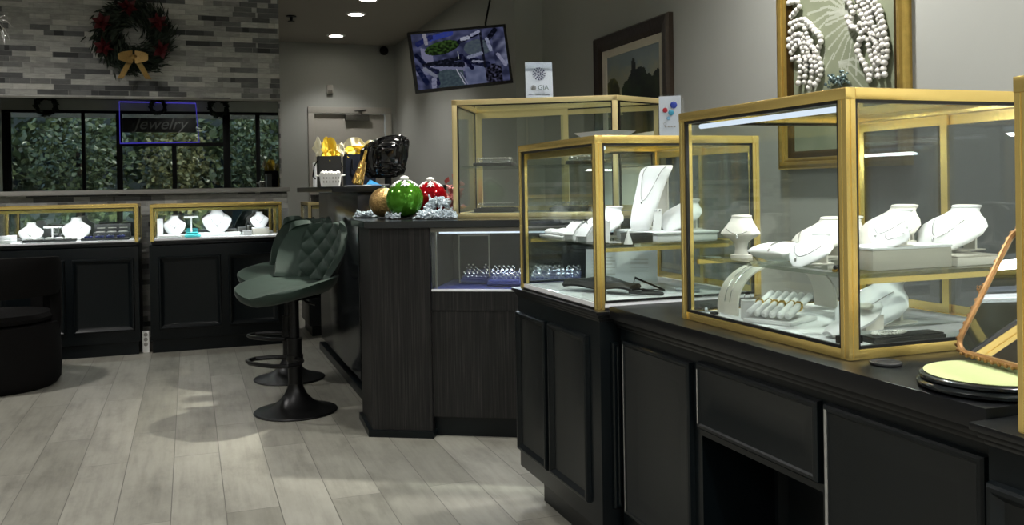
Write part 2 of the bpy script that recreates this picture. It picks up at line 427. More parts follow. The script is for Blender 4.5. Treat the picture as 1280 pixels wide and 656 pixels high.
def wreath(name, loc, rz, r, label, full=True, group=None):
    t = thing('hanging_wreath', label, 'wreath', loc, rz, group)
    m = MB(); rnd = random.Random(3)
    m.lathe([(r*.78, -.02), (r*.86, 0), (r*.78, .02), (r*.70, 0), (r*.78, -.02)], 24, cap=False, T=Matrix.Rotation(R(90), 4, 'X'))
    for i in range(4200 if full else 700):
        a = rnd.uniform(0, 6.283); rr = r*(.66+.15*rnd.gauss(0, 1)) if full else r*(.74+.08*rnd.gauss(0, 1))
        p = Vector((rr*math.cos(a), -rnd.uniform(0, .06), rr*math.sin(a)))
        d = Vector((math.cos(a+rnd.uniform(.5, 1.7)), -rnd.uniform(-.1, .5), math.sin(a+rnd.uniform(.5, 1.7))))*(1 if rnd.random() < .7 else -.6)
        m.blade(p, d, r*rnd.uniform(.16, .30)*(1 if full else 1.2), r*.026 if full else r*.07)
    for v in m.v: v.y = min(v.y, .025)
    m.build('foliage', M['needle'], t)
    fl = [(100, .75), (158, .82), (205, .8), (332, .78), (30, .72)] if full else [(90, .7)]
    for a, q in fl:
        f = MB(); cx, cz = r*q*math.cos(R(a)), r*q*math.sin(R(a))
        for k in range(12):
            b = k*PI/6+.2; L = r*(.3 if k % 2 else .22)
            d = Vector((math.cos(b), -.45 if k % 2 else -.9, math.sin(b)))
            f.blade((cx, -.075, cz), d, L, r*.085, thick=.3)
        f.build('poinsettia', M['red'], t)
    if full:
        b = MB(); z0 = -r*.62
        for sx in (-1, 1):
            b.grid(lambda u, v, sx=sx: (sx*r*(.03+.34*math.sin(PI*u)**.8*(1 if u < .5 else .92)), -.105-.03*math.sin(PI*u)-.03*(1 if u < .5 else 0), z0+r*(.02+.2*(u-.5))+r*.16*(v-.5)), 12, 3, .003)
            b.grid(lambda u, v, sx=sx: (sx*r*(.05+.30*u)+r*.15*(v-.5), -.10-.01*math.sin(6*u), z0-r*.55*u), 10, 3, .003)
        b.ball((0, -.115, z0), r*.09, 10)
        b.build('bow', M['bow'], t)
        be = MB()
        for i in range(26):
            a = rnd.uniform(0, 6.28); q = r*rnd.uniform(.55, .9); be.ball((q*math.cos(a), -.06, q*math.sin(a)), .008, 6)
        pass
    return t
wc = at(168, 47, Y=SY-.01)
wreath('wreath', (wc.x, SY-.035, wc.z), 0, .27, 'dark christmas wreath with red poinsettias and gold glitter bow on the stone wall')
for i, (x, l) in enumerate(((-2.33, 'leftmost'), (.55, 'right of the sign'), (-.5, 'over the sign'))):
    wreath('wreath', (x, YF+.09 if i < 2 else YF+.14, 2.66), PI, .2 if i < 2 else .16, ['plain green wreath reflected high in the left end of the mirror', 'plain green wreath reflected high in the right part of the mirror', 'small wreath with one red flower reflected above the sign in the mirror'][i], False)

# ------------------------------------------------------------------ outdoors, seen in the mirror and in the glass
GZ = -.1
struct(MB().box(-14, 14, -30, YF-2.2, GZ-.1, GZ), 'ground', M['asphalt'])
struct(MB().box(-14, 14, YF-2.2, YF-.1, GZ-.1, -.02), 'pavement', M['concrete'])
def tree(x, y, h, rad, leaf, label, n=900, seed=1):
    rnd = random.Random(seed); t = thing('street_tree', label, 'tree', (x, y, GZ), 0, 'trees along the street')
    MB().tube([(0, 0, 0), (.05, .02, h*.3), (-.03, .05, h*.6)], [.13, .1, .05], 10).build('trunk', M['bark'], t)
    m = MB()
    for i in range(n):
        a, b, q = rnd.uniform(0, 6.28), rnd.gauss(0, 1), rnd.random()**.45
        s = math.acos(max(-1, min(1, rnd.uniform(-1, 1)))); 
        p = Vector((math.sin(s)*math.cos(a)*rad*q, math.sin(s)*math.sin(a)*rad*q, h*.55+math.cos(s)*h*.45*q))
        d = Vector((rnd.gauss(0, 1), rnd.gauss(0, 1), rnd.gauss(0, .7)-.3))
        m.blade(p, d, rnd.uniform(.12, .2), rnd.uniform(.035, .06), thick=.1)
    m.build('foliage', leaf, t)
for i, (x, y, h, r_, lf, lab) in enumerate((
    (-5.0, -9.6, 3.6, 1.15, 'leafg', 'green street tree reflected at the left end of the mirror'),
    (-2.5, -9.9, 3.8, 1.25, 'leafg', 'dense green street tree reflected between the two left window bars'),
    (-.3, -10.6, 3.4, .9, 'leafy', 'yellowish street tree reflected under the sign in the mirror'),
    (1.6, -10.2, 3.4, .9, 'leafg', 'mid green street tree reflected just left of the thick window bar'),
    (3.5, -9.8, 3.5, .9, 'leafr', 'rusty autumn tree reflected near the right end of the mirror'),
    (5.9, -10.2, 3.8, 1.3, 'leafg', 'green street tree standing past the autumn tree'))):
    tree(x, y, h, r_, M[lf], lab, 1900, i+1)
hg = MB(); rnd = random.Random(5)
for i in range(5200): hg.blade((rnd.uniform(-10, 10), rnd.uniform(-13.6, -12.8), GZ+rnd.uniform(0, 4.6)), (rnd.gauss(0, 1), rnd.gauss(0, 1), rnd.gauss(0, 1)), .42, .13, thick=.1)
struct(MB().box(-14, 14, YF-2.6, YF-.101, 2.66, 2.8), 'roof_overhang', M['concrete'])
tag(hg.build('hedge', M['leafg']), 'tall clipped hedge reflected behind the trees', 'hedge', kind='stuff')
fb_ = thing('street_building', 'low grey building across the street, reflected behind the hedge', 'building', (0, -17, GZ), 0)
MB().box(-20, 20, -1, 0, 0, 6.5).build('wall', mat('grey_render', (70, 74, 70), .9, scale=2), fb_)
MB().box(-20.2, 20.2, -1.2, .25, 6.5, 6.9).build('roof', M['concrete'], fb_)
for k in range(7): MB().box(-15.8+5*k, -13.6+5*k, .0, .06, 1.2, 3.2).build('window', M['carglass'], fb_)
def car(x, y, rz, paint, label):
    t = thing('car', label, 'car', (x, y, GZ), rz)
    side = [(-2.1, .35), (-2.15, .75), (-1.95, .95), (-1.25, 1.0), (-.65, 1.45), (.75, 1.47), (1.55, 1.0), (2.05, .92), (2.15, .6), (2.1, .35)]
    b = MB(); rings = []
    for yy, k in ((-.88, .96), (-.84, 1.), (.84, 1.), (.88, .96)): rings.append([(px*k, yy*(1-.14*max(0, pz-.95)/.5), .35+(pz-.35)*k) for px, pz in side])
    b.loft(rings); b.build('body', paint, t, angle=30)
    for sy in (-1, 1): MB().grid(lambda u, v, sy=sy: (-1.1+.5*v+u*(2.25-1.0*v), sy*(.872-.10*v), 1.0+.38*v), 1, 1, .012).build('side_window', M['carglass'], t)
    MB().grid(lambda u, v: (1.52-.72*v, -.75+.08*v+u*(1.5-.16*v), 1.03+.41*v), 1, 1, .012).build('windscreen', M['carglass'], t)
    for wx in (-1.3, 1.35):
        for sy in (-.8, .8):
            q = MB().lathe([(.18, -.1), (.3, -.1), (.32, -.06), (.32, .06), (.3, .1), (.18, .1)], 24, T=TR((wx, sy, .32), rx=R(90))).build('wheel', M['tyre'], t)
            MB().lathe([(.02, -.105), (.18, -.1), (.18, .1), (.02, .105)], 16, T=TR((wx, sy, .32), rx=R(90))).build('hub', M['chrome'], q)
car(-6.4, -7.2, 0., M['carw'], 'white car parked on the street, reflected in the mirror')
car(2.6, -7.2, R(180), M['cardk'], 'dark car parked on the street outside the shop')

# ------------------------------------------------------------------ cabinets
def panel_face(m, x0, x1, z0, z1, y, wide=.03, T=None):
    rings = []
    for ins, hgt in ((0, 0), (.002, .012), (.006, .016), (.012, .016), (.016, .013), (.016+wide, .003), (.020+wide, .002)):
        rings.append([(x0+ins, y-hgt, z0+ins), (x1-ins, y-hgt, z0+ins), (x1-ins, y-hgt, z1-ins), (x0+ins, y-hgt, z1-ins)])
    m.loft(rings[::-1], cap=True, T=T)
def add_panels(t, panels, y, material, wide=.03, T=None, name='panel'):
    for p in panels:
        m = MB(); panel_face(m, *p, y, wide, T); m.build(name, material, t, angle=20)
def moulded_top(m, w, d, z, steps, x0=0, y0=0, back=True):
    for (h0, h1, o) in steps: m.box(x0-o, x0+w+o, y0-o, y0+d+(o if back else 0), z-h1, z-h0, .003)

def counter_cabinet(name, label, loc, rz, w, d, h, panels, ends, toe=.125, inset=.075, group=None):
    t = thing(name, label, 'counter', loc, rz, group)
    MB().box(0, w, 0, d, toe, h-.03, .002).build('carcass', M['black'], t)
    MB().box(.03, w-.03, inset, d-.01, 0, toe).build('plinth', M['black'], t)
    m = MB(); moulded_top(m, w, d, h, ((0, .012, .018), (.012, .022, .010), (.022, .031, .004))); m.build('counter_top', M['blacktop'], t)
    add_panels(t, panels, 0, M['black'], .008)
    for p in ends:
        add_panels(t, [p], 0, M['black'], .006, T=TR((w, 0, 0), R(90)))
    return t
# the display counters on the customers' side: local x runs towards the camera, local y towards the wall
RZ = R(-90)
MIDX, MIDY, MIDW, MIDH = 1.075, 2.95, .665, .748
ppan = [(-.02+.0+.02+.005, .275, .185, .668), (.302, .592, .185, .668)]
midcab = counter_cabinet('display_counter', 'black panelled counter base with two tall panels, under the gold showcase nearest the reception desk', (MIDX, MIDY, 0), RZ, MIDW, .56, MIDH,
    ppan, [(.03, .06, .19, .66), (.075, .5, .19, .66)], group='black counters along the showcases')
nextcab = dup(midcab, (MIDX, .985, 0), RZ, 'black panelled counter base cut off by the right edge of the picture')

LY = 2.265; LW = LY-1.007
lc = thing('long_counter', 'long black counter with raised panels, a drawer front and an open knee hole', 'counter', (1.13, LY, 0), RZ)
m = MB()
m.box(0, .42, 0, .58, 0, .71); m.box(.85, LW, 0, .58, 0, .71); m.box(.42, .85, 0, .58, .505, .71); m.box(.42, .85, .2, .58, 0, .505)
m.build('carcass', M['black'], lc)
m = MB(); m.box(0, LW, -.035, .6, .727, .762, .003); m.box(0, LW, -.022, .58, .712, .727, .003); m.box(0, LW, -.01, .58, .70, .712, .003)
m.build('counter_top', M['blacktop'], lc)
for p in ((.035, .385, .19, .672), (.868, 1.235, .19, .682)): add_panels(lc, [p], 0, M['black'], .044)
add_panels(lc, [(.418, .852, .522, .682)], 0, M['black'], .04, name='drawer_front')
for x0, x1, z0, z1, y in ((.8755, .8815, .20, .672, -.0168), (.4243, .4273, .536, .664, -.0168), (.0415, .0435, .20, .662, -.0168)):
    MB().box(x0, x1, y, y+.002, z0, z1).build('worn_edge', M['worn'], lc)
kp = MB(); panel_face(kp, .44, .83, .02, .48, .2, .02); kp.build('panel', M['black'], lc)

# far wall counters
FY = 6.62
for i, (x0, w, lab) in enumerate(((-1.215, .885, 'black panelled counter base behind the velvet armchair, far left'), (-.262, .89, 'black panelled counter base behind the quilted bar stools'))):
    t = thing('display_counter', lab, 'counter', (x0, FY, 0), 0, 'black counters along the stone wall')
    MB().box(0, w, .0, .46, .09, .735, .002).build('carcass', M['black'], t)
    MB().box(.01, w-.01, .02, .45, 0, .09).build('plinth', M['black'], t)
    m = MB(); moulded_top(m, w-.024, .436, .762, ((0, .012, .0), (.012, .022, -.004)), .012, .012); m.build('counter_top', M['blacktop'], t)
    add_panels(t, [(.05, .43, .165, .66), (.475, w-.03, .165, .66)] if i == 0 else [(.055, .465, .16, .66), (.515, w-.04, .16, .66)], 0, M['black'], .022)

ps = thing('power_strip', 'small white power strip upright in the gap between the two black wall counters', 'power strip', (-.297, FY+.06, 0), 0)
MB().box(-.022, .022, -.015, .015, .0005, .15, .004).build('body', M['whitepl'], ps)
for k in range(3): MB().lathe([(.001, -.003), (.013, -.003), (.013, .0), (.001, .0)], 16, T=TR((0, -.0152, .06+.033*k), rx=R(-90))).build('socket', M['ledge'], ps)
# ------------------------------------------------------------------ showcases
LEDK = .33
def showcase(name, label, loc, rz, w, d, h, shelf=None, group=None, fr=.0225, tone='brass', power=6., sill=.02, led=True, doors=True, cover=False, base_rail=True, tilt=28):
    t = thing(name, label, 'showcase', loc, rz, group); B = M[tone]
    for (x, y) in ((0, 0), (w-fr, 0), (0, d-fr), (w-fr, d-fr)):
        m = MB(); c = fr
        pr = [(0, 0), (c*.38, 0), (c*.42, c*.07), (c*.48, c*.07), (c*.52, 0), (c, 0), (c, c*.38), (c*.93, c*.42), (c*.93, c*.48), (c, c*.52), (c, c), (c*.52, c), (c*.48, c*.93), (c*.42, c*.93), (c*.38, c), (0, c), (0, c*.52), (c*.07, c*.48), (c*.07, c*.42), (0, c*.38)]
        m.prism([(x+a, y+b) for a, b in pr], .001, h-fr); m.build('post', B, t, smooth=False)
    for z, hh, nm in ((h-fr, fr, 'top_rail'), (.0, sill if base_rail else .006, 'bottom_rail')):
        m = MB()
        for (a0, a1, b0, b1) in ((0, w, 0, fr), (0, w, d-fr, d), (0, fr, fr, d-fr), (w-fr, w, fr, d-fr)): q = .001 if z else (-.0022 if base_rail else -.001); m.box(a0-(q if a0 < .001 else 0), a1+(q if a1 > w-.001 else 0), b0-(q if b0 < .001 else 0), b1+(q if b1 > d-.001 and not z else 0), z, z+hh, .0015)
        # fine grooves along the face
        m.build(nm, B if z or base_rail else M['gasket'], t)
    gk = MB(); k = .006
    for yy in (.006,):
        gk.box(fr, fr+k, yy-.004, yy+.004, sill, h-fr); gk.box(w-fr-k, w-fr, yy-.004, yy+.004, sill, h-fr)
        gk.box(fr, w-fr, yy-.004, yy+.004, h-fr-k, h-fr)
        if base_rail: gk.box(fr, w-fr, yy-.004, yy+.004, sill, sill+k)
    for xx in (.006, w-.006):
        gk.box(xx-.004, xx+.004, fr, fr+k, sill, h-fr); gk.box(xx-.004, xx+.004, d-fr-k, d-fr, sill, h-fr)
        gk.box(xx-.004, xx+.004, fr, d-fr, h-fr-k, h-fr); gk.box(xx-.004, xx+.004, fr, d-fr, sill, sill+k)
    gk.build('gasket', M['gasket'], t)
    gp = [(fr, w-fr, fr*.45-.0025, fr*.45+.0025, sill, h-fr), (fr*.45-.0025, fr*.45+.0025, fr, d-fr, sill, h-fr), (w-fr*.45-.0025, w-fr*.45+.0025, fr, d-fr, sill, h-fr), (fr, w-fr, fr, d-fr, h-fr*.6, h-fr*.6+.005)]
    for q in gp: MB().box(*q).build('glass_pane', M['glass'], t)
    MB().box(fr, w-fr, fr+.002, d-fr-.002, .004, sill-.001).build('deck', M['deck'], t)
    if not base_rail: MB().box(fr+.001, w-fr-.001, .004, fr, .0065, sill-.001).box(w-fr, w-.004, fr+.001, d-fr-.001, .0065, sill-.001).build('deck_edge', M['deck'], t)
    if doors:
        # two sliding doors at the back in slim gold frames
        for k, (a, b) in enumerate(((fr, w*.53), (w*.47, w-fr))):
            y = d-fr+.004+k*.009; m = MB(); q = .02
            m.box(a, a+q, y, y+.007, sill, h-fr).box(b-q, b, y, y+.007, sill, h-fr).box(a+q, b-q, y, y+.007, h-fr-q-.004, h-fr-.001).box(a+q, b-q, y, y+.007, sill, sill+q)
            o = m.build('sliding_door', B, t)
            MB().box(a+q, b-q, y+.001, y+.005, sill+q, h-fr-q).build('door_glass', M['doorglass'], o)
    if shelf:
        s = MB().box(fr+.003, w-fr-.003, fr+.004, d-fr-.07, shelf-.008, shelf, .001).build('shelf', M['shelfglass'], t)
        MB().box(fr+.003, w-fr-.003, d-fr-.068, d-fr-.056, shelf-.016, shelf+.004, .002).box(w-fr-.014, w-fr-.005, fr+.006, d-fr-.07, shelf-.02, shelf-.009).box(fr+.005, fr+.014, fr+.006, d-fr-.07, shelf-.02, shelf-.009).build('shelf_rail', B, s)
    if led:
        MB().cyl((fr+.01, fr+.02, h-fr-.012), (w-fr-.01, fr+.02, h-fr-.012), .006, n=10).build('led_tube', M['led'], t)
        if cover: MB().box(fr, w-fr, fr, fr+.004, h-fr-.026, h-fr-.002).box(fr, w-fr, fr+.004, fr+.034, h-fr-.026, h-fr-.0235).build('led_cover', B, t)
        Mw = t.matrix_world; p = Mw @ Vector((w/2, fr+.03, h-fr-.030))
        area('showcase_light', p, w-.1, power*LEDK, Euler_(rz, tilt), (.93, .96, 1.), .02)
    return t
from mathutils import Euler
def Euler_(rz, tilt):
    # lamp points down, tipped towards the back of the case
    return (Matrix.Rotation(rz, 3, 'Z') @ Matrix.Rotation(R(tilt), 3, 'X')).to_euler()

midcase = showcase('showcase', 'gold framed glass showcase beside the reception desk, holding the tall white necklace stand', (1.07, 2.905, MIDH), RZ, .62, .54, .491, .180, 'gold showcases along the counters', power=4., base_rail=False, cover=True)
nearcase = showcase('showcase', 'largest and nearest gold framed glass showcase, on the long black counter', (1.155, 1.972, .7625), RZ, .605, .55, .512, .158, 'gold showcases along the counters', power=4.4)
edgecase = showcase('showcase', 'gold framed glass showcase of which only one post shows at the right edge', (1.07, .93, MIDH), RZ, .6, .54, .491, .180, 'gold showcases along the counters', power=4, cover=True)
lcase = showcase('showcase', 'low gold framed showcase on the black counter behind the velvet armchair', (-1.205, FY+.01, .762), 0, .875, .44, .262, None, 'low gold showcases along the stone wall', fr=.022, power=7.5, base_rail=False, tilt=8, doors=False, cover=True)
rcase = showcase('showcase', 'low gold framed showcase on the black counter behind the bar stools', (-.254, FY+.01, .762), 0, .878, .44, .256, None, 'low gold showcases along the stone wall', fr=.022, power=7.5, base_rail=False, tilt=8, doors=False, cover=True)
for t, w, h in ((lcase, .875, .262), (rcase, .878, .256)):
    o = MB().box(.026, w-.026, .435, .4385, .022, h-.026).build('mirror_back', M['mirror'], t)
# third one past the end of the wall, mostly hidden by the desk
tc = thing('display_counter', 'black counter end showing just behind the bar stool backs beside the desk', 'counter', (.835, 6.85, 0), 0)
MB().box(0, .5, 0, .5, .08, .77, .004).build('carcass', M['black'], tc); MB().box(.02, .48, .03, .48, 0, .08).build('plinth', M['black'], tc); MB().box(-.012, .512, -.012, .512, .772, .79, .003).build('counter_top', M['blacktop'], tc)
showcase('showcase', 'small gold framed showcase in the corner behind the desk end', (.84, 6.86, .7905), 0, .49, .48, .215, None, None, fr=.022, tone='paleb', power=1.2, doors=False, cover=True)
bb = thing('storage_box', 'black lidded box on the small corner showcase behind the desk', 'box', (.905, 6.9, 1.008), 0)
MB().box(0, .3, 0, .3, 0, .045, .004).build('body', M['trayblk'], bb); MB().box(-.004, .304, -.004, .304, .03, .055, .004).build('lid', M['gasket'], bb)

# ------------------------------------------------------------------ reception desk
P0 = Vector((.75, 3.974, 0)); TH = R(-29); TD = Matrix.Translation(P0) @ Matrix.Rotation(TH, 4, 'Z')
def wloc(x, y, z=0): return TD @ Vector((x, y, z))
desk = thing('reception_desk', 'dark woodgrain reception desk with built in ring case and raised counter', 'desk', P0, 0)
def wb(name, mb, material): return mb.build(name, material, desk, world=True)
def poly(pts, z0, z1, m=None): return (m or MB()).prism([(p[0], p[1]) for p in pts], z0, z1)
A = [wloc(0, 0), wloc(.275, 0), wloc(.275, .2), Vector((.93, 4.3, 0)), Vector((.765, 4.3, 0))]
wb('end_post', poly(A, .02, .925), M['dwood'])
A2 = [wloc(-.012, -.014), wloc(.285, -.014), wloc(.285, .03), wloc(.0, .1), Vector((.75, 4.3, 0))]
wb('post_plinth', poly([wloc(-.014, -.014), wloc(.283, -.014), wloc(.283, .19), Vector((.93, 4.31, 0)), Vector((.75, 4.31, 0))], 0, .03), M['black'])
wb('front_panel', MB(TD).box(.276, 1.15, .012, .2, .56, .645), M['dwood'])
wb('lower_panel', MB(TD).box(.276, 1.15, .018, .2, .09, .5595), M['dwood'])
wb('kickboard', MB(TD).box(.276, 1.15, .045, .2, 0, .09), M['black'])
wb('desk_top', poly([wloc(-.015, -.02), wloc(1.17, -.02), wloc(1.17, .8), Vector((1.3, 4.79, 0)), Vector((.86, 4.79, 0)), Vector((.735, 4.35, 0))], .9262, .956), M['gloss'])
wb('body', poly([wloc(.28, .46), wloc(1.15, .46), wloc(1.15, .75), Vector((1.25, 4.78, 0)), Vector((.87, 4.78, 0)), Vector((.87, 4.31, 0)), wloc(.28, .462)], 0, .925), M['gloss'])
wb('side_panel', MB().box(.845, 1.25, 4.79, 6.3, .08, 1.083, .004), M['gloss'])
wb('side_plinth', MB().box(.875, 1.23, 4.3, 6.28, 0, .08).box(.83, .87, 4.31, 6.3, 0.001, .05, .003), M['black'])
wb('raised_counter', MB().box(.70, 1.32, 4.72, 6.32, 1.085, 1.116, .004), M['blacktop'])
# built in ring case
wb('case_glass', MB(TD).box(.278, 1.15, .012, .017, .655, .918), M['glass'])
wb('case_deck', MB(TD).box(.278, 1.15, .02, .455, .638, .652), M['navy'])
wb('case_sill', MB(TD).box(.278, 1.15, .006, .02, .645, .654), M['deck'])
wb('case_rail', MB(TD).box(.278, 1.15, .008, .03, .905, .924, .002), M['chrome'])
wb('case_post', MB(TD).box(.296, .302, .018, .026, .654, .906), M['chrome'])
wb('case_back', MB(TD).box(.28, 1.15, .44, .458, .654, .92), M['blackv'])
wb('case_lining', MB(TD).box(.2765, .2795, .03, .44, .654, .92), M['blackv'])
wb('led_tube', MB(TD).cyl((.31, .04, .9), (1.13, .04, .9), .004), M['led'])
area('desk_case_light', wloc(.72, .05, .892), .8, 2.6, Euler_(TH, -26), (.76, .83, 1.), .02)
for sx in (.36, .50): wb('shelf_bracket', MB(TD).box(sx, sx+.005, .2, .206, .66, .88) if sx < .4 else MB(TD).box(sx, sx+.005, .2, .206, .69, .88).box(.36, sx, .2, .206, .876, .881), M['chrome'])

# upper showcase on the desk: angled end, so its plan is a four sided figure
us = thing('showcase', 'tall gold framed showcase standing on top of the reception desk', 'showcase', wloc(.33, .24, .9565), TH)
w0, h0, f0 = .765, .548, .024
plan = [(0, 0), (w0, 0), (w0+.215, .27), (.0, .50)]
def inset(k): 
    cx = sum(p[0] for p in plan)/4; cy = sum(p[1] for p in plan)/4
    return [(p[0]+(cx-p[0])*k, p[1]+(cy-p[1])*k) for p in plan]
def edge_box(m, a, b, z0, z1, th):
    a = Vector((*a, 0)); b = Vector((*b, 0)); d = (b-a); ang = math.atan2(d.y, d.x); m.box(0, d.length, 0, th, z0, z1, .001, T=TR(a, ang)); return m
for nm, z0, z1 in (('top_rail', h0-f0, h0), ('bottom_rail', 0, .022)):
    m = MB()
    for i in range(4): edge_box(m, plan[i], plan[(i+1) % 4], z0, z1, f0)
    m.build(nm, M['paleb'], us)
for p, q in zip(plan, inset(.0)):
    dx = .0 if p[0] < .1 else -f0; dy = 0 if p[1] < .1 else -f0
    MB().box(p[0]+dx, p[0]+dx+f0, p[1]+dy, p[1]+dy+f0, .001, h0-.001, .002).build('post', M['paleb'], us)
gk = MB()
for i in range(4):
    a, b = Vector((*plan[i], 0)), Vector((*plan[(i+1) % 4], 0)); d = b-a; T = TR(a, math.atan2(d.y, d.x)); L = d.length
    if i != 2: MB(T).box(f0, L-f0, .009, .014, .022, h0-f0).build('glass_pane', M['glass'], us)
    for q in ((f0, f0+.005), (L-f0-.005, L-f0)): gk.box(*q, .007, .016, .022, h0-f0, T=T)
    gk.box(f0, L-f0, .007, .016, h0-f0-.005, h0-f0, T=T)
gk.build('gasket', M['gasket'], us)
a, b = Vector((*plan[2], 0)), Vector((*plan[3], 0)); T = TR(a, math.atan2((b-a).y, (b-a).x)); L = (b-a).length
for k, (x0, x1) in enumerate(((.03, L*.52), (L*.48, L-.03))):
    y = .004+k*.009; m = MB(T).box(x0, x0+.024, y, y+.007, .022, h0-f0).box(x1-.024, x1, y, y+.007, .022, h0-f0).box(x0+.024, x1-.024, y, y+.007, h0-f0-.03, h0-f0).box(x0+.024, x1-.024, y, y+.007, .022, .045)
    o = m.build('sliding_door', M['paleb'], us); MB(T).box(x0+.024, x1-.024, y+.001, y+.005, .045, h0-f0-.03).build('door_glass', M['glass'], o)
ins = inset(.07); MB().prism([(p[0], p[1]) for p in ins], .004, .021).build('deck', M['trayblk'], us)
ins = inset(.09); MB().prism([(p[0], p[1]) for p in ins], .232, .24).build('shelf', M['shelfglass'], us)
ins = inset(.05); MB().prism([(p[0], p[1]) for p in ins], h0-.012, h0-.007).build('top_glass', M['glass'], us)

# ------------------------------------------------------------------ seats
def bar_stool(label, loc, rz):
    t = thing('bar_stool', label, 'stool', loc, rz, 'quilted bar stools at the desk')
    MB().lathe([(.02, .0), (.2, .0), (.204, .006), (.2, .011), (.14, .024), (.09, .05), (.055, .088), (.04, .12), (.036, .14), (.001, .14)], 40).build('base', M['bmetal'], t)
    MB().cyl((0, 0, .12), (0, 0, .36), .035, n=20).cyl((0, 0, .36), (0, 0, .565), .024, n=20).cyl((0, 0, .355), (0, 0, .367), .038, n=20).build('column', M['bmetal'], t)
    fp = [(.03, -.02, .27), (.10, -.05, .27), (.15, -.12, .27), (.14, -.18, .27), (.08, -.215, .27), (0, -.22, .27), (-.08, -.215, .27), (-.14, -.18, .27), (-.15, -.12, .27), (-.10, -.05, .27), (-.03, -.02, .27)]
    MB().tube(fp, .011, 8).cyl((0, 0, .255), (0, 0, .285), .041, n=20).build('footrest', M['bmetal'], t)
    MB().box(-.09, .09, -.09, .09, .562, .578, .004).build('seat_plate', M['bmetal'], t)
    MB().tube([(.05, 0, .57), (.12, -.03, .555), (.19, -.04, .545)], .006, 8).build('lever', M['bmetal'], t)
    # seat: rounded wide shell, lips curling up at the sides
    def seatpt(u, v, dz):
        a = 2*u-1; y = -.25+.45*v
        w = .235*(1-abs(2*v-.92)**3.2*.52)
        x = a*w
        z = .625+.05*abs(a)**2.4*(.35+.65*v) - .035*(1-v)**3 + .012*math.cos(PI*a)*-.6 - .012*math.exp(-(a/.05)**2)*.5
        return (x, y-.035*(1-abs(a)**2)*(1-v)**2, z+dz)
    m = MB(); n = 28; rings = []
    for j in range(25):
        v = j/24; e = .045*math.sqrt(max(0, 1-abs(2*v-1)**6))+.004; ring = []
        for i in range(n):
            q = i/(n-1); ring.append(seatpt(q, v, .0+.012*math.sqrt(max(0, 1-abs(2*q-1)**8))))
        for i in range(n-1, -1, -1):
            q = i/(n-1); ring.append(seatpt(q, v, -e*math.sqrt(max(0.02, 1-abs(2*q-1)**6))))
        rings.append(ring)
    m.loft(rings); m.build('seat', M['suede'], t, angle=60)
    # backrest: curved, quilted in the middle, plain wings
    def backpt(u, v):
        a = 2*u-1; ab = abs(a)
        hw = .172+.036*math.sin(PI*min(1, (1-v)*1.05+.02))**1.2
        # rounded upper corners
        cor = max(0, v-.86)/.14; hw *= 1-.13*cor**3
        x = a*hw
        y = .20-.17*ab**2.4*(1-.5*v)+.05*v
        z = .64+.285*v - .016*ab**6*v + .025*ab**2*(1-v)
        return Vector((x, y, z))
    qn = MB()
    def quilt(u, v):
        p = backpt(u, v); a = abs(2*u-1)
        if a < .66:
            s, q = (2*u-1)*4.4, v*5.2
            hgt = .0012+.014*abs(math.sin(PI*(s+q)/1.0*.5+PI/4*0))**.55*abs(math.sin(PI*(s-q)*.5))**.55
            if a > .6: hgt *= (.66-a)/.06
        else: hgt = .004*math.sin(PI*min(1, (a-.66)/.34))
        return p+Vector((0, -hgt-.0, 0))
    qn.grid(quilt, 84, 84, .03); qn.build('backrest', M['suede'], t, angle=70)
    return t
s1 = at(370, 514, Z=0); s2 = at(362, 473, Z=0)
bar_stool('front one of the two quilted green grey bar stools, at the corner of the desk', (s1.x, s1.y, 0), R(-52))
bar_stool('rear one of the two quilted green grey bar stools, half hidden by the front one', (s2.x, s2.y, 0), R(-50))

ac = thing('barrel_armchair', 'black velvet barrel armchair at the left edge of the room', 'armchair', (-1.06, 5.86, 0), R(-170))
def ringwall(m, r0, r1, a0, a1, z0, z1, n=40, rnd=.03, taper=0.):
    rings = []
    for i in range(n+1):
        a = a0+(a1-a0)*i/n; pr = []
        zt = z1(a) if callable(z1) else z1
        for k in range(12):
            b = 2*PI*k/12; cx = (r0+r1)/2+(r1-r0)/2*max(-1, min(1, 1.25*math.cos(b))); cz = (z0+zt)/2+(zt-z0)/2*max(-1, min(1, 1.12*math.sin(b)))
            cx -= taper*(z1(a)-cz if callable(z1) else z1-cz)*0
            pr.append((cx*math.cos(a), cx*math.sin(a), cz))
        rings.append(pr)
    return m.loft(rings)
MB().lathe([(.30, .0), (.315, .01), (.335, .04), (.34, .12), (.335, .34), (.325, .365), (.001, .37)], 48).build('base', M['blackv'], ac)
MB().lathe([(.27, .372), (.295, .38), (.3, .40), (.285, .425), (.2, .435), (.001, .44)], 40).build('seat_cushion', M['blackv'], ac)
ringwall(MB(), .275, .35, R(-60), R(240), .525, lambda a: .735+.02*math.sin(a)).build('backrest', M['blackv'], ac)
for a in (R(-40), R(5), R(175), R(220)): ringwall(MB(), .29, .345, a-.17, a+.17, .3, .66, 8).build('arm_support', M['blackv'], ac)

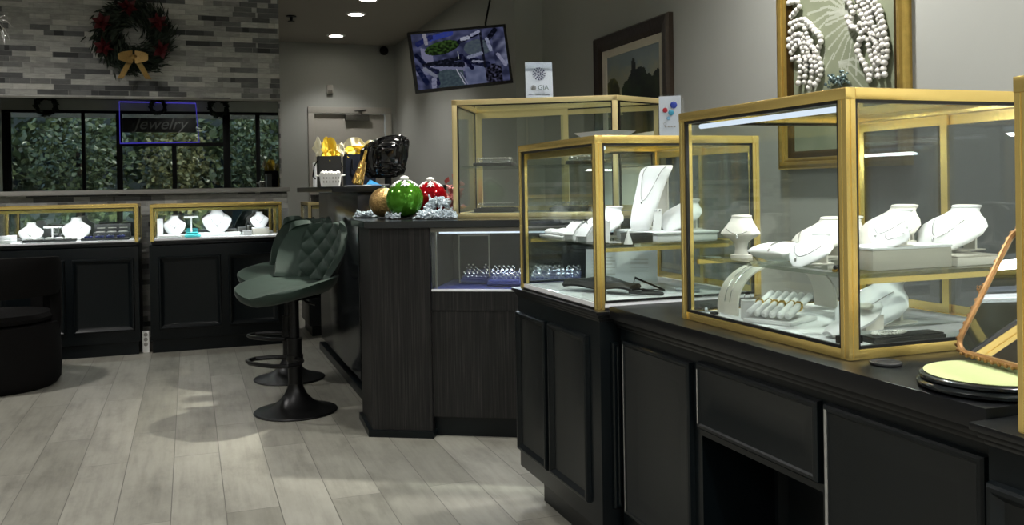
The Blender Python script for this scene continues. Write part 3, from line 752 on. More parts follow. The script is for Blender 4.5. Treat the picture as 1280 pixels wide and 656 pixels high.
# ------------------------------------------------------------------ jewellery stands
def bust_rows(kind, s=1.):
    if kind == 'shoulder':   # wide shoulders narrowing to a low front point, neck on top, leaning back
        rows = [(0, .062, .012, .0, -.012), (.02, .085, .016, .0, -.006), (.06, .112, .02, .0, .004), (.10, .128, .024, .004, .016), (.125, .124, .026, .008, .024), (.148, .095, .028, .012, .034), (.168, .062, .028, .018, .043), (.185, .048, .028, .028, .05), (.205, .044, .027, .032, .056), (.21, .047, .029, .034, .057), (.215, .045, .027, .032, .058)]
    elif kind == 'slope':    # thin shell: the chest sweeps far forward, shoulders spread, neck on top
        zq = .82
        rows = [(0, .034, .008, -.004, -.135), (.014, .062, .014, -.012, -.118), (.042, .098, .022, -.024, -.088), (.075, .12, .028, -.034, -.056), (.105, .119, .031, -.039, -.028), (.128, .096, .032, -.04, -.006), (.145, .07, .031, -.03, .01), (.16, .053, .029, .0, .022), (.174, .047, .028, .028, .03), (.179, .05, .03, .03, .032), (.185, .047, .028, .028, .034)]
        rows = [(r[0]*zq,)+r[1:] for r in rows]
    elif kind == 'tall':
        rows = [(0, .036, .008, -.002, -.05), (.02, .043, .01, -.004, -.046), (.06, .049, .011, -.006, -.026), (.11, .052, .011, -.006, -.002), (.15, .056, .011, -.006, .02), (.19, .062, .011, -.005, .044), (.204, .062, .010, -.003, .056), (.213, .056, .006, .004, .07), (.217, .046, .001, .012, .082)]
    elif kind == 'pedestal':
        rows = [(0, .04, .022, .034, 0), (.012, .04, .022, .034, 0), (.014, .026, .015, .022, 0), (.036, .022, .013, .02, 0), (.056, .026, .014, .02, -.002), (.07, .042, .017, .018, -.006), (.082, .064, .02, .016, -.009), (.09, .074, .021, .016, -.009), (.097, .072, .021, .018, -.006), (.118, .056, .02, .022, .001), (.14, .041, .018, .026, .008), (.150, .037, .018, .028, .011), (.153, .038, .019, .029, .012), (.157, .036, .018, .028, .012)]
    elif kind == 'lying':
        rows = [(0, .05, .008, -.003, -.12), (.012, .082, .014, -.012, -.105), (.034, .106, .02, -.02, -.075), (.06, .108, .024, -.026, -.04), (.082, .085, .024, -.026, -.012), (.098, .056, .022, -.014, .008), (.11, .042, .02, .012, .022), (.118, .042, .02, .02, .028), (.124, .04, .019, .02, .03)]
    return [tuple(v*s for v in r) for r in rows]
def bust_pts(row, n=36):
    z, hw, df, db, y0 = row; out = []
    for j in range(n):
        a = 2*PI*j/n; c, sn = math.cos(a), math.sin(a)
        out.append((hw*c, y0-(df if sn > 0 else db)*sn*(1.6 if sn > 0 else 1), z))
    return out
def bust_front(rows, x, z):
    """y of the front surface at height z"""
    for a, b in zip(rows[:-1], rows[1:]):
        if a[0] <= z <= b[0]:
            t = (z-a[0])/max(1e-6, b[0]-a[0]); hw, df, y0 = (a[k]+(b[k]-a[k])*t for k in (1, 2, 4))
            return y0-df*1.6*math.sqrt(max(0, 1-(x/hw)**2))
    return 0
def bust(kind, label, loc, rz, s=1., material='leather', group=None):
    rows = bust_rows(kind, s); t = thing('necklace_bust', label, 'necklace stand', loc, rz, group)
    dense = []
    for a, b in zip(rows[:-1], rows[1:]):
        for k in range(3): dense.append(tuple(a[i]+(b[i]-a[i])*k/3 for i in range(5)))
    dense.append(rows[-1])
    MB().loft([bust_pts(r) for r in dense]).build('body', M[material], t, angle=50)
    top = rows[-1]
    MB().loft([bust_pts((top[0]+.0003, top[1]*.84, top[2]*.84, top[3]*.84, top[4])), bust_pts((top[0]+.0012, top[1]*.8, top[2]*.8, top[3]*.8, top[4]))]).build('neck_cap', M['cream'], t)
    if kind in ('slope', 'lying', 'tall'):
        y1 = rows[-1][4]+.045*s; w = rows[0][1]*.9
        MB().prism([(-w, rows[0][4]+.012*s), (w, rows[0][4]+.012*s), (w, y1), (-w, y1)], 0, .005*s).box(-.022*s, .022*s, rows[-1][4]+.004*s, rows[-1][4]+.014*s, .005*s, rows[-2][0]*.95).build('easel_foot', M['cream'], t)
    return t, rows
def necklace(t, rows, label, zn, zd, xw, drop=0., material='silver', pearl=False, pend=True):
    """a fine chain lying on the front of a bust"""
    Mw = t.matrix_world; pts = []
    n = 60
    for i in range(n+1):
        q = 2*i/n-1; x = xw*math.copysign(abs(q)**.8, q)
        zz = zd+(zn-zd)*abs(q)**1.5
        pts.append(Mw @ Vector((x, bust_front(rows, x, zz)-.0052, zz)))
    base = Vector(t.location); m = MB()
    if pearl:
        for p in pts: m.ball(p-base, .0035, 8)
    else: m.tube([p-base for p in pts], .001, 6)
    o = thing('necklace', label, 'necklace', base, 0)
    m.build('chain', M['pearl' if pearl else material], o)
    if pend:
        k = n//2; MB().ball(Mw @ Vector((0, min(bust_front(rows, 0, max(.001, zd-q_)) for q_ in (0, .006, .012))-.0075, zd-.006))-base, .0045, 8, sq=(.8, .5, 1.3)).build('pendant', M[material], o)
    return o
def ring_mesh(r=.009):
    m = MB(); m.tube([(r*math.cos(a), 0, r+r*math.sin(a)) for a in [2*PI*k/16 for k in range(16)]], .0014, 6, closed=True); return m
def make_ring(label, loc, rz, group, metal='silver'):
    t = thing('ring', label, 'ring', loc, rz, group)
    ring_mesh().build('band', M[metal], t)
    MB().lathe([(.0005, -.003), (.0045, .001), (.003, .003), (.0005, .003)], 8, c=(0, 0, .0205)).build('stone', M['pearl'], t)
    return t

# --- nearest showcase: shelf
NS = .7625+.158+.0005; ND = .7625+.0195
FACE = R(-90)   # fronts look at the customers
p = at(921, 320, Z=NS)
def nx_(px, Y): return at(px, 290, Y=Y).x
def inn(x, y): return (min(max(x, 1.20), 1.62), min(max(y, 1.44), 1.92))
b, rw = bust('pedestal', 'small cream flared bust on a stem at the far end of the nearest showcase shelf', (1.232, 1.825, NS), R(-50), .64, 'cream')
necklace(b, rw, 'thin chain around the flared stem bust in the nearest showcase', .07, .058, .03)
def pillow(label, loc, rz, L=.11, W=.085, Hh=.034):
    m = MB()
    for sg_ in (1, -1):
        pass
    def top(u, v, s):
        a, b_ = 2*u-1, 2*v-1; k = (1-a*a)**.5*(1-b_*b_)**.5 if abs(a) < 1 and abs(b_) < 1 else 0
        pin = 1-.14*(1-a*a) if False else 1
        return (a*L/2*(1-.10*(1-b_*b_)*0-.12*(1-abs(b_))*0), b_*W/2*(1-.12*(1-abs(a))*0), Hh/2+s*Hh/2*k**.75+.0015*s)
    n = 14; vs = []; fs = []
    for s in (1, -1):
        for j in range(n+1):
            for i in range(n+1): vs.append(top(i/n, j/n, s))
    q = (n+1)**2
    for s in (0, 1):
        for j in range(n):
            for i in range(n):
                a = s*q+j*(n+1)+i; f = (a, a+1, a+n+2, a+n+1); fs.append(f if s == 0 else f[::-1])
    e = [i for i in range(n+1)]+[j*(n+1)+n for j in range(1, n+1)]+[n*(n+1)+i for i in range(n-1, -1, -1)]+[j*(n+1) for j in range(n-1, 0, -1)]
    for k in range(len(e)): a, b_ = e[k], e[(k+1) % len(e)]; fs.append((b_, a, q+a, q+b_))
    m.add(vs, fs)
    t = thing('display_pillow', label, 'pillow', loc, rz); m.build('cushion', M['satin'], t, angle=75)
    MB().tube([(.012+.001*math.sin(9*k), -W*.5+W*k/14, Hh/2+.0035+Hh/2*max(0, 1-(2*k/14-1)**2)**.375*.98) for k in range(15)], .0016, 6).build('bracelet', M['silver'], t)
    return t
pp = at(983, 324, Z=NS); pillow('white satin pillow with a bracelet over it on the upper shelf of the nearest showcase', (1.25, 1.70, NS+.0022), R(-80), .105, .10, .04)
b, rw = bust('slope', 'white sloping bust behind the satin pillow on the upper shelf of the nearest showcase', (nx_(1034, 1.73), 1.73, NS), R(-84), .62, 'cream')
necklace(b, rw, 'fine silver chain with drop on the white bust behind the satin pillow', .06, .028, .045)
b, rw = bust('slope', 'white bust hard against the near front corner post of the nearest showcase', (1.27, 1.597, NS), R(-80), .44)
necklace(b, rw, 'silver chain with pendant on the bust by the front corner post of the nearest showcase', .042, .02, .035)
for k, (x, y, r_) in enumerate(((1.205, 1.452, .35), (1.222, 1.437, 1.2))):
    t = thing('hair_clip', ['gold clip with dark stones beside the front corner post of the nearest showcase', 'dark metal clip lying next to the gold clip by the front corner post'][k], 'clip', (x, y, NS), r_)
    MB().box(-.018, .018, -.005, .005, 0, .006, .002).build('bar', M['gold' if k == 0 else 'bmetal'], t)
    q = MB()
    for j in range(4): q.ball((-.0135+.009*j, 0, .009), .0048, 8)
    q.build('stones', M['bmetal' if k == 0 else 'gold'], t)
# riser near the end pane with a row of busts
rs = thing('display_riser', 'pale grey wooden riser box at the near end of the nearest showcase shelf', 'riser', (1.265, 1.395, NS), 0)
MB().box(0, .20, .03, .13, 0, .040, .002).build('body', M['greybox'], rs); MB().box(-.001, .201, .029, .131, .040, .045, .001).build('top', M['deck'], rs)
r2 = thing('display_riser', 'lower white riser block behind the grey riser box in the nearest showcase', 'riser', (1.475, 1.42, NS), 0)
MB().box(0, .125, 0, .25, 0, .016, .002).build('body', M['cream'], r2); MB().box(.002, .123, .002, .248, .016, .02, .001).build('top', M['greybox'], r2)
ZR = NS+.0455
def nx(px, Y): return at(px, 290, Y=Y).x
b, rw = bust('slope', 'white sweeping bust at the left of the grey riser box in the nearest showcase', (nx(1133, 1.535)-.02, 1.535, ZR), R(-84), .46)
necklace(b, rw, 'long silver chain on the bust standing left on the grey riser box', .1*.46, .045*.46, .08*.46)
b, rw = bust('slope', 'white bust with a necklace in the middle behind the nearest end pane', (nx(1206, 1.53)-.01, 1.53, NS+.0205), R(-84), .66)
necklace(b, rw, 'silver chain with long pendant on the middle bust behind the near end pane', .105*.66, .05*.66, .055*.66)
b, rw = bust('lying', 'small low white bust leaning at the front of the grey riser box', (nx(1132, 1.446)-.012, 1.449, ZR), R(-80), .31)
necklace(b, rw, 'fine chain on the small low bust at the front of the riser box', .026, .014, .02, pend=False)
bust('slope', 'cream bust standing back by the sliding doors, left of the middle gold stile', (1.52, 1.80, NS), R(-84), .60, 'cream')
bust('slope', 'cream bust at the far right of the row behind the near end pane', (min(1.545, nx(1236, 1.64)), 1.655, NS+.0205), R(-86), .66, 'cream')
# --- nearest showcase: floor of the case
bx = thing('acrylic_box', 'tiny clear plastic box in the far front corner of the nearest showcase', 'box', (1.20, 1.932, ND), R(5))
MB().box(-.012, .012, -.01, .01, 0, .003).box(-.012, -.0105, -.01, .01, .003, .018).box(.0105, .012, -.01, .01, .003, .018).box(-.0105, .0105, -.01, -.0085, .003, .018).box(-.0105, .0105, .0085, .01, .003, .018).build('tray', M['acrylic'], bx)
MB().ball((0, 0, .006), .0045, 8).build('bead', M['deck'], bx)
bs = thing('bracelet', 'small black coiled bracelet lying left of the clear plastic box', 'bracelet', (1.193, 1.885, ND), 0)
MB().tube([(.008*math.cos(a), .008*math.sin(a), .003) for a in [2*PI*k/14 for k in range(14)]], .003, 6, closed=True).build('coil', M['bmetal'], bs)
ar = thing('necklace_ramp', 'cream arched necklace ramp on the floor of the nearest showcase', 'necklace stand', (1.212, 1.878, ND), 0)
def arch(u, v): 
    a = PI*(1-u); return (.145-.145*math.cos(PI*u), -.02+(v-.5)*.085*(1-.15*math.sin(PI*u)), .003+.122*math.sin(PI*u)**.72)
MB().grid(arch, 36, 6, .004).build('arch', M['cream'], ar)
nk = thing('necklace', 'two fine chains laid over the cream arched ramp', 'necklace', (1.212, 1.878, ND), 0)
for vv in (.35, .6): MB().tube([Vector(arch(.04+.42*k/20, vv))+Vector((-.002, 0, .0025)) for k in range(21)], .001, 6).build('chain', M['silver'], nk)
bl = thing('ring_block', 'upright white ring block in front of the arched ramp', 'ring stand', (1.207, 1.785, ND), R(-20))
MB().prism([(0, 0), (.045, 0), (.045, .022), (0, .022)], 0, .04).box(0, .045, 0, .022, .0402, .044, .002).build('block', M['leather'], bl)
rg = thing('ring', 'dark stone ring set in the top of the white ring block', 'ring', (1.222, 1.788, ND+.0442), 0)
MB().tube([(.008*math.cos(a), .0, .006+.008*math.sin(a)) for a in [PI*k/10 for k in range(11)]], .0016, 6).build('band', M['silver'], rg)
MB().ball((0, 0, .016), .005, 8, sq=(1.6, 1, .8)).build('stone', M['bmetal'], rg)
br = thing('bracelet_stand', 'white stand of six padded rolls holding gold bracelets', 'bracelet stand', (1.24, 1.65, ND), R(25))
MB().box(-.005, .122, -.0, .118, 0, .009, .003).build('base', M['leather'], br)
for k in range(6):
    y = .0115+.019*k
    MB().tube([(.0, y, .0195), (.004, y, .0205), (.108, y, .056), (.112, y, .057)], [.004, .008, .008, .004], 12).build('roll', M['leather'], br)
    c = thing('bracelet', 'gold bracelet wound around a roll of the white six roll stand', 'bracelet', (1.24, 1.65, ND), R(25), 'gold bracelets on the six roll stand')
    m = MB(); dx = .052+.006*math.sin(k*2)
    pts = [(dx+.0+.004*math.cos(a), y+.0098*math.sin(a), .0372+.0098*math.cos(a)) for a in [2*PI*j/18 for j in range(18)]]
    for j, q in enumerate(pts): m.ball(q, .0029 if j % 2 else .0021, 6)
    m.build('links', M['gold'], c)
b, rw = bust('lying', 'white bust lying back with a silver pendant, behind the bracelet rolls', (1.452, 1.60, ND), R(-82), .80)
necklace(b, rw, 'silver pendant on a chain on the bust behind the bracelet rolls', .075, .04, .04)
ov = thing('earring_ramp', 'white leaf shaped ramp in the near front corner of the nearest showcase floor', 'ring stand', (1.282, 1.50, ND+.0085), R(-84))
MB().grid(lambda u, v: ((2*u-1)*(.004+.036*math.sin(PI*min(1, .06+v*.94))**.75), -.075+.15*v, .006+.05*v**1.1-.006*(2*u-1)**2), 10, 22, .006).build('ramp', M['leather'], ov)
MB().lathe([(.001, 0), (.016, 0), (.018, .003), (.015, .006), (.001, .006)], 24, T=TR((0, .03, .047), rx=R(18)) @ Matrix.Diagonal((1.2, .7, 1, 1))).build('pad', M['cream'], ov)
MB().box(-.012, .012, .02, .07, 0, .03).build('prop', M['cream'], ov)
rg = thing('ring', 'gold ring lying on the tip of the white leaf shaped ramp', 'ring', (1.218, 1.452, ND+.012), R(30))
MB().tube([(.010*math.cos(a), .007*math.sin(a), .006+.003*math.sin(a)) for a in [2*PI*k/16 for k in range(16)]], .002, 6, closed=True).build('band', M['gold'], rg)
ty = thing('jewellery_tray', 'flat black tray with a string of pearls on the nearest showcase floor', 'tray', (1.215, 1.403, ND), R(-1))
MB().box(.03, .205, -.002, .046, 0, .009, .002).box(.033, .202, .001, .043, .0092, .012, .001).build('tray', M['trayblk'], ty)
pn = thing('pearl_necklace', 'string of white pearls lying on the flat black tray', 'necklace', (1.215, 1.403, ND+.0125), 0)
m = MB()
for k in range(56):
    a = 4*PI*k/56; q = 1-.35*k/56; m.ball((.085+.042*q*math.cos(a), .021+.016*q*math.sin(a), .0030), .0029, 8)
m.build('pearls', M['pearl'], pn)
tb2 = thing('display_block', 'small dark velvet block by the near front corner post, left of the pearl tray', 'riser', (1.192, 1.425, ND), R(0))
MB().prism([(0, 0), (.045, 0), (.045, .024), (0, .024)], 0, .014).build('block', M['blackv'], tb2)

# --- showcase beside the reception desk
MS = MIDH+.18+.0005; MD = MIDH+.0195
b, rw = bust('tall', 'tall white necklace stand bent over at the top, in the showcase beside the reception desk', (1.355, 2.51, MS+.03), R(-62), .92)
necklace(b, rw, 'silver drop necklace on the tall white stand beside the reception desk', .195, .09, .035)
wp = thing('display_platform', 'white platform tray on the shelf under the tall necklace stand', 'riser', (1.235, 2.345, MS), 0)
MB().box(.06, .265, 0, .27, 0, .022, .003).build('body', M['leather'], wp); MB().box(.055, .268, -.005, .275, .022, .028, .002).build('top', M['deck'], wp)
dk = thing('display_riser', 'small dark riser at the near end of the shelf below the tall necklace stand', 'riser', (1.175, 2.335, MS), 0)
MB().box(.02, .10, 0, .05, 0, .026, .002).build('body', M['trayblk'], dk); MB().box(.019, .101, -.001, .051, .026, .028, .001).build('top', M['blackv'], dk)
bust('slope', 'white bust left of the tall stand, in the showcase beside the reception desk', (1.30, 2.665, MS), R(-72), .66)
bust('slope', 'white bust right of the tall stand, partly behind the post of the nearest showcase', (1.46, 2.45, MS+.0285), R(-72), .62)
cn = thing('ring_cone', 'small white cone at the near edge of the shelf, in front of the dark riser', 'ring stand', (1.185, 2.317, MS), 0)
MB().lathe([(.013, 0), (.012, .004), (.003, .034), (.0015, .04), (.0005, .041)], 20).build('cone', M['leather'], cn)
for k, (x, y, lab) in enumerate(((1.135, 2.36, 'slanted white earring card standing left of the small white cone'), (1.245, 2.425, 'slanted white earring card standing right of the tall necklace stand'))):
    t = thing('earring_stand', lab, 'earring stand', (x, y, MS+.005), R(-40))
    if k: t.location = (1.312, 2.375, MS+.0335)
    MB().grid(lambda u, v: ((2*u-1)*(.013-.002*v), -.012+.03*v, .001+.062*v), 2, 6, .004).build('card', M['leather'], t)
    MB().box(-.006, .006, -.01, .022, 0, .004).build('foot', M['leather'], t)
    q = MB()
    for sx in (-.006, .006): q.ball((sx, .011, .058), .003, 8)
    q.build('studs', M['silver'], t)
grp = [(1.135, 2.60, 'white double ring block near the front pane of the showcase beside the desk'), (1.13, 2.49, 'white ring block with curled top, nearest the corner post beside the desk showcase')]
for k, (x, y, lab) in enumerate(grp):
    t = thing('ring_block', lab, 'ring stand', (x, y, MS), R(-62))
    MB().grid(lambda u, v: ((2*u-1)*.02, -.025+.05*v, .018+.038*v+.006*math.sin(PI*v)), 2, 10, .006).build('slope', M['leather'], t)
    m = MB(); 
    for sx in (-1, 1): m.prism([(-.022, 0), (.028, 0), (.028, .048), (-.022, .012)], -.002, .002, T=TR((sx*.018, 0, 0), R(90)) @ Matrix.Rotation(R(90), 4, 'X') if False else Matrix(((0, 0, 1, sx*.018), (1, 0, 0, 0), (0, 1, 0, 0), (0, 0, 0, 1))))
    m.build('cheek', M['leather'], t)
    MB().tube([(.009*math.cos(a), -.002, .052+.009*math.sin(a)) for a in [PI*j/10 for j in range(11)]], .0016, 6).build('ring', M['silver'], t)
lt = thing('earring_tray', 'low white tray of earring pads at the far end of the shelf beside the desk', 'tray', (1.12, 2.66, MS), 0)
MB().box(0, .10, 0, .19, 0, .008, .003).build('tray', M['leather'], lt)
for i in range(3):
    for j in range(2): MB().ball((.03+.045*j, .035+.06*i, .016), .02, 10, sq=(1.2, 1, .6)).build('pad', M['leather'], lt)
fb = thing('folded_pouch', 'folded black leather pouch lying on the white floor of the showcase beside the desk', 'pouch', (1.20, 2.53, MD), R(-62))
def pouch(u, v):
    return (-.125+.25*u, (v-.5)*.085*(1-.25*u), .020+.026*math.sin(PI*v)**.6*(.6+.5*math.sin(PI*u)) + .004*math.sin(9*u+5*v))
MB().grid(pouch, 20, 10, .012).build('body', M['bagblk'], fb, angle=60)
MB().tube([(.12, -.025, .012), (.16, -.02, .010), (.20, .03, .006), (.13, .03, .012)], .006, 6).build('strap', M['bagblk'], fb)
ce = thing('certificate_card', 'pale certificate card standing at the back of the showcase beside the desk', 'card', (1.36, 2.715, MD), R(-32))
MB().box(-.12, .12, -.0015, .0015, 0, .115, T=TR((0, 0, .001), rx=R(-10))).build('card', M['paper'], ce)
m = MB(TR((0, 0, .001), rx=R(-10)))
for k in range(6): m.box(-.10, -.02-.01*(k % 2), -.0022, -.0015, .03+.011*k, .033+.011*k)
for k in range(4): m.box(.03, .09, -.0022, -.0015, .04+.013*k, .043+.013*k)
m.build('print', M['faint'], ce)
MB().box(-.03, .03, .0, .05, 0, .004).build('foot', M['acrylic'], ce)
tw = thing('tray_holder', 'black triangular wire holder on the case floor right of the folded pouch', 'stand', (1.36, 2.52, MD), R(-40))
MB().tube([(-.05, -.02, .003), (.05, -.02, .003), (-.05, .02, .035)], .004, 6, closed=True).build('wire', M['bmetal'], tw)
for k, (x, y) in enumerate(((1.42, 2.44), (1.45, 2.39))):
    MBt = MB().lathe([(.001, 0), (.012, 0), (.012, .012), (.0105, .012), (.0105, .002), (.001, .002)], 20)
    one(MBt, 'glass_cup', M['acrylic'], ['small clear cup on the case floor below the tall necklace stand', 'second small clear cup, nearer the end pane below the tall necklace stand'][k], 'cup', loc=(x, y, MD))

# --- low showcases along the stone wall
LZ = .762+.0195; LYC = FY+.20
b, rw = bust('shoulder', 'white bust at the left of the low showcase behind the velvet armchair', (-1.01, LYC, LZ), 0, .60)
necklace(b, rw, 'fine chain on the left white bust behind the velvet armchair', .09, .045, .04)
b, rw = bust('shoulder', 'bigger white bust in the middle of the low showcase behind the velvet armchair', (-.735, LYC+.02, LZ), 0, .72)
necklace(b, rw, 'fine chain with a small drop on the middle bust behind the velvet armchair', .11, .055, .045)
for k, (x, w, lab) in enumerate(((-1.04, .32, 'black tray of white ring rolls in front of the two white busts'), (-.69, .30, 'black tray of watches at the right front of the low showcase'))):
    t = thing('jewellery_tray', lab, 'tray', (x, FY+.05, LZ), 0)
    MB().box(0, w, 0, .085, 0, .016, .003).build('tray', M['trayblk'], t)
    m = MB()
    for j in range(5 if k == 0 else 4): m.box(.02+j*(w-.03)/(5 if k == 0 else 4), .02+(j+.72)*(w-.03)/(5 if k == 0 else 4), .012, .072, .016, .030, .004)
    m.build('cushion', M['leather' if k == 0 else 'navy'], t)
    if k:
        m = MB()
        for j in range(4): m.cyl((.045+j*.068, .02, .034), (.045+j*.068, .02, .040), .013)
        m.build('watch_faces', M['silver'], t)
wb2 = thing('watch_case', 'black open stepped watch case at the right end of the low showcase', 'case', (-.625, FY+.16, LZ), 0)
MB().box(0, .235, 0, .12, 0, .05, .003).build('body', M['trayblk'], wb2)
MB().box(0, .235, .10, .12, .05, .105, .003).build('lid', M['trayblk'], wb2)
m = MB()
for j in range(3): m.box(.018+.072*j, .072+.072*j, .01, .07, .05, .056, .002); m.box(.018+.072*j, .07+.072*j, .097, .1, .075, .08)
m.build('pads', M['ledge'], wb2)
st_ = thing('earring_stand', 'white T shaped earring stand between the two busts behind the velvet armchair', 'earring stand', (-.885, LYC+.05, LZ), 0)
MB().lathe([(.03, 0), (.03, .006), (.006, .01), (.006, .085), (.001, .085)], 16).build('foot', M['leather'], st_); MB().box(-.055, .055, -.006, .006, .085, .10, .003).build('bar', M['leather'], st_)
q = MB()
for x in (-.04, -.015, .015, .04): q.tube([(x, -.008, .09), (x, -.009, .06)], .003, 6)
q.build('earrings', M['silver'], st_)
for k, (x, y, lab) in enumerate(((-1.145, FY+.07, 'small white ring box at the far left end of the low showcase'), (-1.12, FY+.17, 'white ring box just behind the one at the far left end'))):
    t = thing('ring_box', lab, 'box', (x, y, LZ), .1); MB().box(-.03, .03, -.025, .025, 0, .022, .003).build('box', M['leather'], t); MB().box(-.03, .03, .02, .025, .022, .05, .002).build('lid', M['leather'], t)
# right low showcase
b, rw = bust('shoulder', 'white bust at the left of the low showcase behind the bar stools', (-.10, LYC+.01, LZ+.021), 0, .60)
necklace(b, rw, 'silver chain with a round pendant on the left bust behind the bar stools', .09, .05, .04)
b, rw = bust('shoulder', 'biggest white bust in the middle of the low showcase behind the bar stools', (.188, LYC+.02, LZ+.026), 0, .80)
necklace(b, rw, 'thin long chain on the biggest bust behind the bar stools', .12, .05, .05)
b, rw = bust('shoulder', 'white bust at the right of the low showcase, just left of a stool back', (.485, LYC+.02, LZ+.051), 0, .52)
necklace(b, rw, 'chain on the right bust just left of a stool back', .08, .04, .035)
for k, (x0, x1, y0, y1, hh, mt, lab) in enumerate(((-.17, -.03, .12, .25, .02, 'greybox', 'pale block under the left bust behind the bar stools'), (.06, .345, .13, .27, .025, 'leather', 'long white block under the biggest bust behind the bar stools'), (.43, .545, .14, .27, .05, 'greybox', 'tall pale block under the right bust behind the bar stools'), (.36, .42, .08, .14, .035, 'leather', 'small white cube between the biggest bust and the right bust'))):
    t = thing('display_riser', lab, 'riser', (x0, FY+y0, LZ), 0); MB().box(0, x1-x0, 0, y1-y0, 0, hh-.004, .002).build('body', M[mt], t); MB().box(-.001, x1-x0+.001, -.001, y1-y0+.001, hh-.004, hh, .001).build('top', M['deck'], t)
st_ = thing('earring_stand', 'white T shaped earring stand behind the turquoise pouch', 'earring stand', (.012, LYC+.06, LZ), 0)
MB().lathe([(.03, 0), (.03, .006), (.007, .012), (.006, .03), (.01, .04), (.006, .05), (.006, .13), (.001, .13)], 16).build('foot', M['leather'], st_); MB().box(-.05, .05, -.006, .006, .13, .145, .003).build('bar', M['leather'], st_)
tp = thing('pouch', 'turquoise pouch on the floor of the low showcase behind the bar stools', 'pouch', (.02, FY+.075, LZ), 0)
MB().loft([[(r_*math.cos(2*PI*j/24)*(1+.1*math.sin(5*2*PI*j/24)*(z > .02)), .6*r_*math.sin(2*PI*j/24), z) for j in range(24)] for r_, z in ((.045, 0), (.055, .006), (.052, .018), (.035, .026), (.042, .034), (.03, .036))]).build('body', M['teal'], tp)
wt2 = thing('jewellery_tray', 'flat white tray at the left front of the low showcase behind the bar stools', 'tray', (-.215, FY+.045, LZ), 0)
MB().box(0, .16, 0, .08, 0, .012, .004).build('tray', M['leather'], wt2); MB().box(.01, .15, .01, .07, .012, .02, .005).build('pad', M['satin'], wt2)
ng = thing('necklace_ramp', 'white curved strip stand beside the left bust behind the bar stools', 'necklace stand', (-.195, LYC-.02, LZ), 0)
MB().grid(lambda u, v: (-.02+.04*u, .0+.05*v, .001+.13*v+.012*math.sin(2*PI*v)), 3, 14, .005).build('strip', M['leather'], ng)

# --- ring trays in the reception desk and the case above
rnd = random.Random(11)
for k, (x0, x1, y0, y1, lab) in enumerate(((.36, .49, .24, .38, 'dark blue ring tray at the left end of the desk case'), (.51, .66, .10, .26, 'dark blue ring tray in the middle front of the desk case'), (.70, .92, .10, .26, 'dark blue ring tray of the desk case seen through the neighbouring showcase'))):
    tl = wloc(x0, y0, .6525); t = thing('ring_tray', lab, 'tray', tl, TH)
    w, d = x1-x0, y1-y0; tilt = TR((0, 0, .004), rx=R(14))
    MB(tilt).box(0, w, 0, d, 0, .014, .003).build('tray', M['navy'], t)
    m = MB(tilt)
    for j in range(4): m.tube([(.006, d*(j+.5)/4, .016), (w-.006, d*(j+.5)/4, .016)], .008, 8)
    m.build('rolls', M['navy'], t)
    nc = int(w/.021)
    for j in range(4):
        for i in range(nc):
            if rnd.random() < .2: continue
            loc = t.matrix_world @ (tilt @ Vector((.014+i*(w-.026)/max(1, nc-1), d*(j+.5)/4+.001, .0245)))
            if k == 0 and i == 0 and j == 0 or 'ring0' not in globals():
                ring0 = make_ring('small silver ring standing in a dark blue tray of the desk case', loc, TH, 'silver rings in the desk case')
            else: dup(ring0, loc, TH)
for k, (q, hz) in enumerate((((.62, .18), .2405), ((.17, .20), .2405), ((.18, .16), .0215), ((.54, .17), .0215))):
    tl = us.matrix_world @ Vector((q[0]-.11, q[1]-.02, hz)); t = thing('ring_tray', ['black ring tray at the right of the glass shelf in the tall desk showcase', 'black ring tray at the left of the glass shelf in the tall desk showcase', 'black ring tray at the left on the floor of the tall desk showcase', 'black ring tray at the right on the floor of the tall desk showcase'][k], 'tray', tl, TH)
    MB().box(0, .19, 0, .14, 0, .019, .003).build('tray', M['gasket'], t)
    MB().box(.008, .182, .008, .132, .019, .0205, .001).build('pad', M['blackv'], t)
    for i in range(8):
        for j in range(2):
            loc = t.matrix_world @ Vector((.02+i*.0215, .04+.06*j, .021))
            if k == 0 and i == 0 and j == 0: ringu = make_ring('small silver ring standing in a black tray of the tall desk showcase', loc, TH, 'silver rings in the tall desk showcase')
            else: dup(ringu, loc, TH+.3*rnd.uniform(-1, 1))

# ------------------------------------------------------------------ signs and things on top of the cases
def text(body, size, loc, rot, material, parent, ext=.0006, shear=0., name='lettering'):
    cv = bpy.data.curves.new(name, 'FONT'); cv.body = body; cv.size = size; cv.extrude = ext; cv.align_x = 'CENTER'; cv.shear = shear
    return lettering(cv, material, parent, loc, rot)
GT = us.matrix_world @ Vector((.40, .105, h0+.0012))
gi = thing('sign_stand', 'white sign card with a brilliant cut diamond and GIA, standing on the tall desk showcase', 'sign', GT, R(-14))
tl = TR(rx=R(-8))
MB(tl).box(-.064, .064, 0, .002, .002, .178).build('card', M['paper'], gi)
MB(tl).box(-.065, .065, -.0025, -.0005, 0, .18).build('acrylic_front', M['acrylic'], gi)
MB().grid(lambda u, v: (-.065+.13*u, .07-.066*v+.0, .001+.17*v), 1, 1, .002).build('acrylic_back', M['acrylic'], gi)
m = MB(tl); rnd = random.Random(2)
for ring, (r0, r1, n) in enumerate(((.004, .012, 6), (.0135, .022, 10), (.0235, .031, 14))):
    for k in range(n):
        a0, a1 = 2*PI*(k+.12)/n+ring*.2, 2*PI*(k+rnd.uniform(.5, .88))/n+ring*.2
        q = [(r0*math.cos(a0), r0*math.sin(a0)), (r1*math.cos(a0), r1*math.sin(a0)), (r1*math.cos(a1), r1*math.sin(a1)), (r0*math.cos((a0+a1)/2), r0*math.sin((a0+a1)/2))]
        m.loft([[(x, -.0038, .122+z) for x, z in q], [(x, -.0028, .122+z) for x, z in q]])
m.build('diamond_print', M['ink'], gi)
m = MB(tl)
